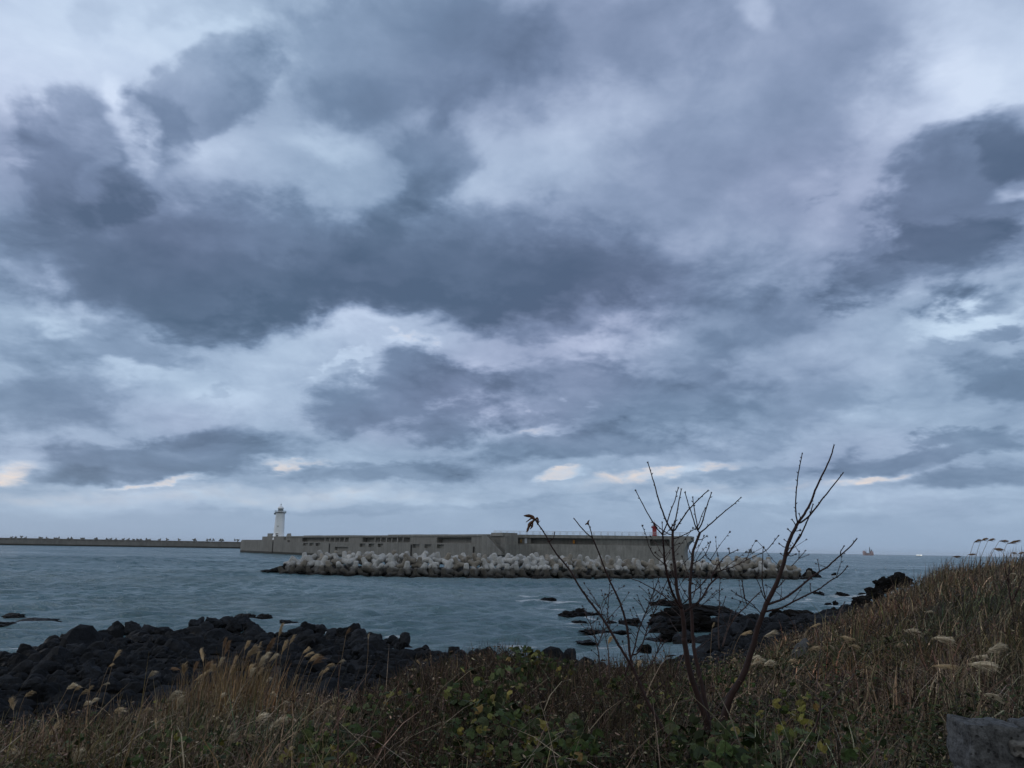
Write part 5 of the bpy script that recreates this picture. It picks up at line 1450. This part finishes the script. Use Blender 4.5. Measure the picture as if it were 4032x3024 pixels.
m.branch(P_('4', (1580, 450), (1640, 485), (1720, 480), (1800, 450)), 3.2, 1.6, .1)
m.branch(P_('4', (1450, 480), (1600, 225), (1700, 130), (1850, 60)), 4.6, 2.6, .2); m.branch(P_('4', (1740, 110), (1735, 50)), 3.4, 2.6)
m.branch(P_('4', (1480, 400), (1750, 320), (1900, 250), (2100, 150), (2190, 110)), 4, 2.6, .3)
m.branch(P_('4', (800, 240), (830, 180), (870, 110)), 2.4, 1.6); m.branch(P_('4', (790, 200), (700, 130), (670, 105)), 2.4, 1.8)
m.branch(P_('4', (810, 260), (720, 200), (640, 150), (600, 60), (565, 0)) + P_('2', (545, 1350), (525, 1290), (480, 1190)), 3.4, 2.2, -.3, mat=M_BARKG)
m.branch(P_('2', (780, 1640), (720, 1510), (650, 1400), (600, 1345)), 2.8, 1.8, mat=M_BARKG)
m.branch(P_('2', (895, 1530), (860, 1470), (825, 1420)), 2.2, 1.5); m.branch(P_('2', (925, 1480), (1005, 1440)), 2.2, 1.5)
m.branch(P_('4', (940, 600), (910, 520), (880, 460)), 3, 1.8); m.branch(P_('4', (980, 620), (1040, 540), (1110, 460)), 2.4, 1.4)
m.branch(P_('4', (935, 480), (910, 380), (905, 280)), 3.2, 2.6)
m.branch(P_('4', (930, 780), (880, 720), (830, 650)), 2.2, 1.4, mat=M_BARKG); m.branch(P_('4', (960, 1060), (850, 990), (760, 940)), 2.2, 1.3, mat=M_BARKG)
# second stem
m.branch(P_('6', (1645, 980), (1600, 760), (1560, 560), (1530, 400), (1490, 250), (1460, 80)) + P_('4', (1230, 1450), (1200, 1250), (1200, 1050), (1185, 880), (1160, 720), (1170, 550), (1180, 400), (1200, 250), (1215, 100)) + P_('2', (1200, 1600), (1230, 1500), (1260, 1420), (1290, 1330), (1310, 1285)), 16, 8.5, .45, 'trunk', False)
m.branch(P_('2', (1280, 1290), (1230, 1130), (1190, 1000), (1150, 890), (1120, 790), (1100, 710)), 4.6, 2.8)
m.branch(P_('2', (1295, 1230), (1250, 1060), (1225, 900), (1210, 780)), 4.2, 2.8)
m.branch(P_('2', (1295, 1210), (1320, 1080), (1350, 980), (1385, 935)), 3.4, 2.4)
m.branch(P_('2', (1310, 1240), (1350, 1120), (1390, 970), (1430, 840), (1475, 715)), 5, 3)
m.branch(P_('2', (1325, 1285), (1410, 1200), (1510, 1120), (1600, 1030), (1700, 950), (1800, 870), (1900, 780)), 5.6, 3)
m.branch(P_('2', (1290, 1410), (1345, 1375), (1405, 1335)), 3.4, 2.2); m.branch(P_('2', (1240, 1450), (1215, 1410), (1200, 1380)), 2.8, 2)
m.branch(P_('2', (1180, 1600), (1155, 1550), (1145, 1500)), 2.6, 1.8); m.branch(P_('2', (1255, 1510), (1290, 1475)), 2.6, 1.8)
m.branch(P_('4', (1180, 140), (1140, 190), (1060, 260), (1000, 310)), 2.6, 1.4)
m.branch(P_('4', (1200, 690), (1260, 640), (1330, 570), (1420, 470)), 4.4, 3.2, .25)
m.branch(P_('4', (1070, 860), (1120, 790), (1165, 745)), 4, 4)
m.branch(P_('4', (1210, 270), (1300, 210), (1380, 150)) + P_('2', (1405, 1590), (1440, 1500), (1460, 1430)), 3, 2.2)
m.branch(P_('4', (1380, 150), (1460, 205)), 2.4, 2)
m.branch(P_('4', (1270, 900), (1290, 830), (1330, 680), (1320, 560), (1310, 450)), 4.2, 2.4, .1)
m.branch(P_('4', (1300, 910), (1380, 830), (1480, 720), (1545, 655)), 3, 1.8, .2, mat=M_BARKG)
m.branch(P_('4', (1215, 780), (1250, 600), (1280, 480), (1320, 330), (1350, 230)), 3, 1.8, .2, mat=M_BARKG)
m.branch(P_('4', (1330, 650), (1380, 620)), 1.8, 1.4); m.branch(P_('4', (1300, 580), (1250, 545), (1210, 550)), 2, 1.4)
m.branch(P_('4', (1590, 1500), (1575, 1100), (1600, 900), (1590, 700), (1605, 480)), 5, 2.2, .2, Ystart=6.6, mat=M_BARKG)
m.branch(P_('4', (1630, 910), (1655, 830), (1680, 750)), 2.6, 2)
m.branch(P_('4', (1640, 1460), (1720, 1180), (1850, 1000), (1980, 880), (2090, 750), (2200, 660)), 6, 3.4, .3, Ystart=6.6, mat=M_BARKG)
m.branch(P_('4', (1690, 1250), (1735, 1080), (1770, 950)), 3, 2, .1, mat=M_BARKG)
m.branch(P_('4', (1970, 840), (1950, 700), (1925, 520)), 3.2, 2, .1); m.branch(P_('4', (2010, 800), (1880, 720), (1785, 655)), 2.6, 1.6, -.1)
m.branch(P_('6', (1640, 1165), (1720, 1060), (1800, 990)), 4, 2.6, -.1, mat=M_BARKG)
m.branch(P_('6', (1840, 640), (1780, 730), (1700, 830), (1650, 930)), 5, 4, -.1, mat=M_BARKG)

# fine twigs filling the middle and lower parts
def twigs(sp, n, y0, y1, l0, l1, mats, seed):
    r = random.Random(seed); pool = [q for q in sp.nodes if y0 < q[1] < y1]
    for _ in range(n):
        q = r.choice(pool); a = R(r.choice((-1, 1)) * r.uniform(14, 58)); l = r.uniform(l0, l1); k = r.uniform(-.25, .25)
        pts = [(q[0], q[1])] + [(q[0] + math.sin(a + k * t) * l * t, q[1] - math.cos(a + k * t) * l * t) for t in (.35, .7, 1)]
        sp.branch(pts, r.uniform(1.8, 2.8), 1.2, r.uniform(-.25, .25), mat=r.choice(mats), Ystart=q[2])
twigs(m, 44, 2180, 2620, 40, 135, (M_BARK, M_BARKG, M_BARKG), 91)
# leaning sapling on the right
s2 = Sapling('leaning bare sapling right of the main one, with long branches sweeping right', 2885, 6.9, M_BARK, 2)
s2.branch([(2838, 2905), (2856, 2800)] + P_('6', (1880, 640), (1960, 530), (2030, 390), (2080, 230), (2130, 80)) + P_('5', (290, 1600), (330, 1480), (400, 1310), (440, 1180), (500, 1080), (560, 960), (610, 840), (650, 720), (690, 600), (710, 480), (740, 350), (790, 230), (850, 110), (890, 50)) + P_('3', (940, 1600), (1000, 1495)), 26, 10, .1, 'trunk', False)
s2.branch(P_('3', (990, 1480), (965, 1330), (965, 1150), (975, 980), (990, 820), (1010, 680), (1040, 520), (1070, 370)), 5, 3)
s2.branch(P_('3', (1010, 1480), (1090, 1370), (1170, 1250), (1240, 1110), (1270, 980), (1340, 830), (1420, 670), (1490, 530), (1550, 380), (1590, 230)), 9, 4)
s2.branch(P_('3', (1030, 1510), (1130, 1430), (1220, 1340), (1300, 1240), (1390, 1110), (1500, 980), (1590, 870), (1690, 740), (1735, 680)), 7, 3.6)
s2.branch(P_('5', (715, 530), (790, 430), (850, 330), (920, 250), (960, 160), (1000, 50), (1030, 10)) + P_('3', (1130, 1500), (1200, 1370), (1225, 1270), (1245, 1200)), 7, 3.2, -.2)
s2.branch(P_('5', (840, 340), (880, 260), (910, 215)), 3.6, 2.8)
s2.branch(P_('5', (460, 1215), (560, 1180), (660, 1150), (760, 1090), (850, 1020), (960, 930), (1060, 840), (1200, 740), (1310, 680), (1400, 600), (1470, 530), (1550, 470), (1640, 390), (1740, 270)), 9, 4, .4)
s2.branch(P_('5', (1490, 500), (1520, 430), (1555, 380)), 4, 3)
s2.branch(P_('5', (430, 1310), (530, 1305), (660, 1265), (800, 1190), (960, 1110), (1100, 1040), (1220, 990), (1330, 890), (1440, 830), (1530, 770), (1600, 675)), 7, 3, -.3)
s2.branch(P_('5', (580, 1010), (640, 930), (715, 840)), 4.4, 2.6)
for q in [((800, 175), (755, 130)), ((860, 155), (915, 145)), ((730, 305), (705, 285)), ((710, 405), (630, 340)), ((750, 415), (800, 390)), ((745, 525), (810, 510), (850, 490)), ((690, 520), (655, 490)), ((1075, 1040), (1070, 930)), ((1205, 735), (1180, 580))]:
    s2.branch(P_('5', *q), 3.4, 2.2)
s2.branch(P_('5', (800, 660), (900, 560), (940, 510), (1000, 440)), 3.2, 2.2, .2, Ystart=7.2); s2.branch(P_('5', (930, 540), (1035, 500)), 2.4, 1.8); s2.branch(P_('5', (905, 560), (908, 460)), 2.6, 2)
s2.branch(P_('3', (970, 1530), (940, 1490), (915, 1445)), 4, 2.6); s2.branch(P_('3', (895, 1640), (850, 1605)), 3.4, 2.4); s2.branch(P_('3', (970, 1630), (1030, 1610)), 3.4, 2.4)
s2.branch(P_('3', (1050, 1430), (1025, 1350)), 4, 2)
s2.branch(P_('5', (420, 1190), (370, 1050), (330, 920), (295, 850)), 4, 2.4, -.2); s2.branch(P_('5', (435, 1130), (390, 1000), (370, 880), (372, 600), (383, 480), (388, 400)), 4, 2.6, -.3, mat=M_BARKG)
s2.branch(P_('5', (385, 480), (450, 430), (510, 350), (560, 270), (600, 230)), 3, 2.4, -.1)
s2.branch(P_('5', (350, 1340), (230, 1210), (100, 1120), (0, 1080)), 3.4, 2, -.2, mat=M_BARKG)
s2.branch(P_('5', (130, 1200), (110, 1050), (85, 890)), 3, 2, -.1)
s2.branch(P_('5', (1425, 1500), (1480, 1380), (1530, 1260), (1570, 1185)), 6, 3, .2, Ystart=8.0, mat=M_BARKG)

# thin sapling leaning left with the withered leaves at its tip
s3 = Sapling('thin bare sapling leaning far left with withered brown leaves at its tip', 2720, 5.9, M_BARK, 3)
s3.branch([(2735, 3040)] + P_('6', (1370, 1370), (1200, 1150), (1080, 930), (960, 720), (890, 560), (800, 340), (720, 220), (640, 90)) + P_('7', (1200, 1540), (1130, 1420), (1060, 1300), (1000, 1210), (910, 1100), (830, 990), (750, 870), (690, 750), (620, 660), (520, 550), (460, 450), (400, 330), (330, 235), (300, 190)), 14, 4, .5, 'trunk', True)
s3.branch(P_('6', (975, 695), (1040, 610), (1110, 560), (1180, 480)), 5, 2.6); s3.branch(P_('6', (880, 465), (940, 410), (1000, 340), (1060, 220), (1080, 170), (1110, 70)), 4.6, 2.6); s3.branch(P_('6', (1060, 220), (1090, 170), (1150, 80)), 3.4, 2)
s3.branch(P_('7', (1040, 1290), (1090, 1270), (1085, 1150), (1100, 980), (1115, 850)), 3, 1.8); s3.branch(P_('7', (1090, 1270), (1150, 1200), (1230, 1110), (1310, 985)), 2.8, 1.5, mat=M_BARKG)
s3.branch(P_('7', (1010, 1220), (1050, 1100), (1085, 1010)), 2.2, 1.4, mat=M_BARKG); s3.branch(P_('7', (495, 400), (503, 360), (510, 315)), 3.2, 3.2, buds=False)
s3.branch(P_('7', (1000, 1200), (1020, 1100), (1055, 1005)), 2, 1.2, mat=M_BARKG)
s3.leaf(P_('7', (300, 190), (262, 150), (235, 140), (172, 140)), 15); s3.leaf(P_('7', (290, 175), (250, 170), (195, 212)), 5); s3.leaf(P_('7', (285, 190), (240, 225), (205, 320)), 13); s3.leaf(P_('7', (300, 190), (330, 205), (320, 240)), 9)
s3.leaf(P_('7', (305, 185), (318, 160), (335, 195)), 8); s3.leaf(P_('7', (275, 200), (262, 260), (240, 288)), 7)
s3.branch(P_('7', (330, 225), (345, 200), (352, 192)), 2, 1.5, buds=False)

s4 = Sapling('slim forked bare sapling between the left-leaning one and the main one', 2480, 6.6, M_BARKG, 4)
s4.branch([(2490, 2640)] + P_('7', (1320, 1600), (1305, 1400), (1280, 1270), (1250, 1180), (1200, 1030), (1120, 880), (1060, 730), (1010, 600), (960, 470), (920, 380)), 9, 4.5, .1, 'trunk', True, mat=M_BARK)
s4.branch(P_('7', (920, 375), (895, 290), (875, 225)), 4, 3.2); s4.branch(P_('7', (912, 390), (850, 330), (790, 260), (728, 180)), 4, 3.2)
s4.leaf(P_('7', (880, 240), (870, 210), (888, 185)), 6); s4.leaf(P_('7', (875, 235), (855, 225), (842, 240)), 5)
s4.branch(P_('7', (1215, 1130), (1150, 1190), (1100, 1260)), 2.2, 1.4)
s5 = Sapling('small many-twigged bare shrub among the saplings in front of the water', 2480, 7.2, M_BARK, 5, 'shrub', 'bare_shrub')
s5.branch([(2460, 2660)] + P_('4', (290, 1680), (350, 1540), (430, 1180), (530, 960), (590, 800), (640, 650), (700, 520)), 6, 2.4, .1, 'trunk'); s5.branch(P_('4', (400, 1600), (480, 1430), (550, 1180), (640, 970), (710, 830), (750, 690), (830, 520)), 5.5, 2.2, .2)
s5.branch(P_('4', (640, 650), (635, 560), (632, 450)), 2, 1.4); s5.branch(P_('4', (760, 680), (720, 580), (710, 470)), 2, 1.4, mat=M_BARKG); s5.branch(P_('4', (500, 980), (470, 880), (430, 800)), 2, 1.2, mat=M_BARKG)
s5.branch(P_('4', (420, 1200), (350, 1060), (305, 940)), 2, 1.2, mat=M_BARKG); s5.branch(P_('4', (520, 960), (600, 830), (690, 740)), 2, 1.2, mat=M_BARKG); s5.branch(P_('4', (640, 960), (700, 920), (740, 860)), 2, 1.2)
s5.branch(P_('4', (690, 1560), (740, 1400), (760, 1370)), 3, 2); s5.branch(P_('4', (690, 1560), (760, 1450), (820, 1380)), 3, 2)
s6 = Sapling('little bushy bare shrub left of the thin saplings at the water edge', 2360, 8.0, M_BARKG, 6, 'shrub', 'bare_shrub')
s6.branch([(2365, 2690)] + P_('7', (990, 1640), (965, 1540), (935, 1420), (890, 1300), (850, 1240), (815, 1130)), 6, 1.8, .1, 'trunk'); s6.branch(P_('7', (975, 1550), (1030, 1440), (1045, 1310), (1000, 1120)), 4, 1.5, .1)
s6.branch([(2400, 2680)] + P_('7', (1100, 1650), (1070, 1500), (1045, 1380)), 4.5, 2.2, .2)
for q in [((935, 1420), (960, 1330), (975, 1260)), ((890, 1300), (900, 1250), (920, 1200)), ((860, 1280), (845, 1220), (850, 1170)), ((950, 1480), (900, 1420), (870, 1370)), ((1000, 1480), (975, 1400), (990, 1330)), ((940, 1430), (920, 1340), (935, 1250)), ((960, 1530), (900, 1480), (860, 1440)), ((1035, 1420), (1080, 1340), (1100, 1290))]:
    s6.branch(P_('7', *q), 2.2, 1.2, .1)
twigs(s2, 14, 2150, 2560, 40, 110, (M_BARK, M_BARKG), 92); twigs(s3, 12, 2350, 2650, 40, 120, (M_BARK, M_BARKG), 93); twigs(s5, 26, 2330, 2600, 35, 110, (M_BARK, M_BARKG), 94); twigs(s6, 16, 2440, 2620, 30, 80, (M_BARK, M_BARKG), 95)
s7 = Sapling('dead stick with a forked top standing right of the main sapling', 3150, 5.6, M_BARK, 7, 'stick', 'dead_stick')
s7.branch([(3150, 3035), (3165, 2990), (3190, 2920), (3215, 2850), (3228, 2810), (3235, 2740)], 10, 5, .1, 'trunk', False); s7.branch([(3228, 2805), (3300, 2730), (3360, 2660)], 5, 2.5, .2, mat=M_BARKG); s7.branch([(3210, 2760), (3230, 2560), (3240, 2500)], 3.5, 2, .3, mat=M_BARKG)
s8 = Sapling('dark twiggy shrub on the right slope near the picture edge', 3985, 12.0, M_BARK, 8, 'shrub', 'bare_shrub')
s8.branch([(3985, 2390), (3975, 2340), (3970, 2280), (3975, 2230)], 7, 3, .1, 'trunk'); s8.branch([(3982, 2370), (4010, 2330), (4025, 2270)], 4, 2.4); s8.branch([(3972, 2300), (3960, 2250), (3955, 2215)], 4, 2); s8.branch([(3990, 2350), (4015, 2300), (4050, 2250)], 3.5, 2); s8.branch([(3972, 2270), (3995, 2230), (4005, 2200)], 3, 2)

# ------------------------------------------------------------------ stone wall end at lower right, slate stone on the slope
def stone_mat(name, lo, hi, patch=None):
    m, g, p, o = new_mat(name)
    tc = g.n('ShaderNodeTexCoord').outputs['Object']
    n = g.noise(tc, 13.0, 8.0, .75); f = g.noise(tc, 60.0, 5.0, .75)
    v = g.n('ShaderNodeTexVoronoi'); g.put(v.inputs['Vector'], tc); v.inputs['Scale'].default_value = 38.0
    c = g.ramp(g.m('ADD', g.m('MULTIPLY', n, .6), g.m('MULTIPLY', f, .4)), [(.38, lo), (.62, hi)])
    pit = g.ss(v.outputs['Distance'], .30, .12)
    pit = g.m('MULTIPLY', pit, g.ss(f, .45, .6))
    c = g.mix(g.m('MULTIPLY', pit, .7), c, (.012, .013, .015, 1))
    g.put(p.inputs['Base Color'], c); p.inputs['Roughness'].default_value = .9
    b = g.n('ShaderNodeBump'); b.inputs['Strength'].default_value = .9; b.inputs['Distance'].default_value = .012
    g.put(b.inputs['Height'], g.m('SUBTRACT', g.m('ADD', n, g.m('MULTIPLY', f, .5)), pit)); g.put(p.inputs['Normal'], b.outputs[0])
    return m
M_WALLS = stone_mat('porous_basalt', (.014, .015, .017), (.15, .158, .165)); M_MORT = stone_mat('pale_mortar', (.12, .118, .11), (.21, .205, .195))
def block(name, cx, cy, cz, sx, sy, sz, mat, parent, seed):
    bm = bmesh.new(); bmesh.ops.create_cube(bm, size=2.0)
    bmesh.ops.bevel(bm, geom=bm.edges[:], offset=.16, segments=2, affect='EDGES', profile=.6)
    bmesh.ops.subdivide_edges(bm, edges=bm.edges[:], cuts=9, use_grid_fill=True)
    from mathutils import noise as mn
    for v in bm.verts:
        q = Vector((v.co.x * sx, v.co.y * sy, v.co.z * sz)) * 7
        k = mn.noise(q + Vector((seed * 7.1, 0, 0))) * .026 + mn.noise(q * 3 + Vector((0, seed, 0))) * .014 + mn.noise(q * 8) * .006
        v.co = Vector((v.co.x * sx, v.co.y * sy, v.co.z * sz)) + v.co.normalized() * k
    me = bpy.data.meshes.new(name); bm.to_mesh(me); bm.free(); me.materials.append(mat)
    me.polygons.foreach_set('use_smooth', [True] * len(me.polygons))
    o = link(name, me, parent); o.location = (cx, cy, cz); return o
c0 = at(3805, 2846, 3.0)
wl = empty('stone_wall', (c0.x, 3.0, gz(c0.x, 3.0) - .05), R(-7)); tag(wl, 'end of a low grey basalt stone wall with a pale mortar patch at bottom right', 'wall')
zt = c0.z - wl.location.z
for i_, (x_, w_, z_, h_) in enumerate([(.105, .105, .085, .085), (.33, .118, .075, .075), (.57, .12, .095, .095), (.82, .12, .08, .08),
                                   (.13, .13, .275, .10), (.40, .135, .265, .11), (.68, .14, .29, .10), (.09, .09, .47, .09), (.31, .125, .475, .095), (.58, .14, .49, .095), (.15, .15, .68, .11), (.47, .165, .685, .10), (.16, .16, .90, .11), (.5, .17, .90, .11)]):
    block('stone', x_, .085, zt - z_, w_, .085, h_, M_WALLS, wl, i_ + 1)
block('mortar', .195, -.012, zt - .085, .05, .016, .024, M_MORT, wl, 31); block('mortar', .28, -.012, zt - .095, .05, .016, .022, M_MORT, wl, 32)
q = at(3150, 2565, 12.5); sl = link('slate_stone', rock_mesh('slate_stone', 900, M_WALLS, .8, .2, 7)); sl.location = (q.x, q.y, q.z); sl.scale = (.10, .12, .26); sl.rotation_euler = (0, .55, .3)
tag(sl, 'blue-grey slab stone leaning in the grass below the leaning sapling', 'stone')

# ------------------------------------------------------------------ thin sea haze
hz = MB().box(-20600, 20600, -20600, 20600, -8.0, 62.0)
mh = bpy.data.materials.new('sea_haze'); mh.use_nodes = True
th = mh.node_tree; th.nodes.clear()
oh = th.nodes.new('ShaderNodeOutputMaterial'); vh = th.nodes.new('ShaderNodeVolumePrincipled')
vh.inputs['Color'].default_value = (.95, .97, 1.0, 1); vh.inputs['Density'].default_value = 0.00002; vh.inputs['Anisotropy'].default_value = 0.2
th.links.new(vh.outputs[0], oh.inputs['Volume'])
mh.cycles.homogeneous_volume = True
tag(hz.build('haze', mh), 'thin pale sea haze', 'haze', kind='stuff')
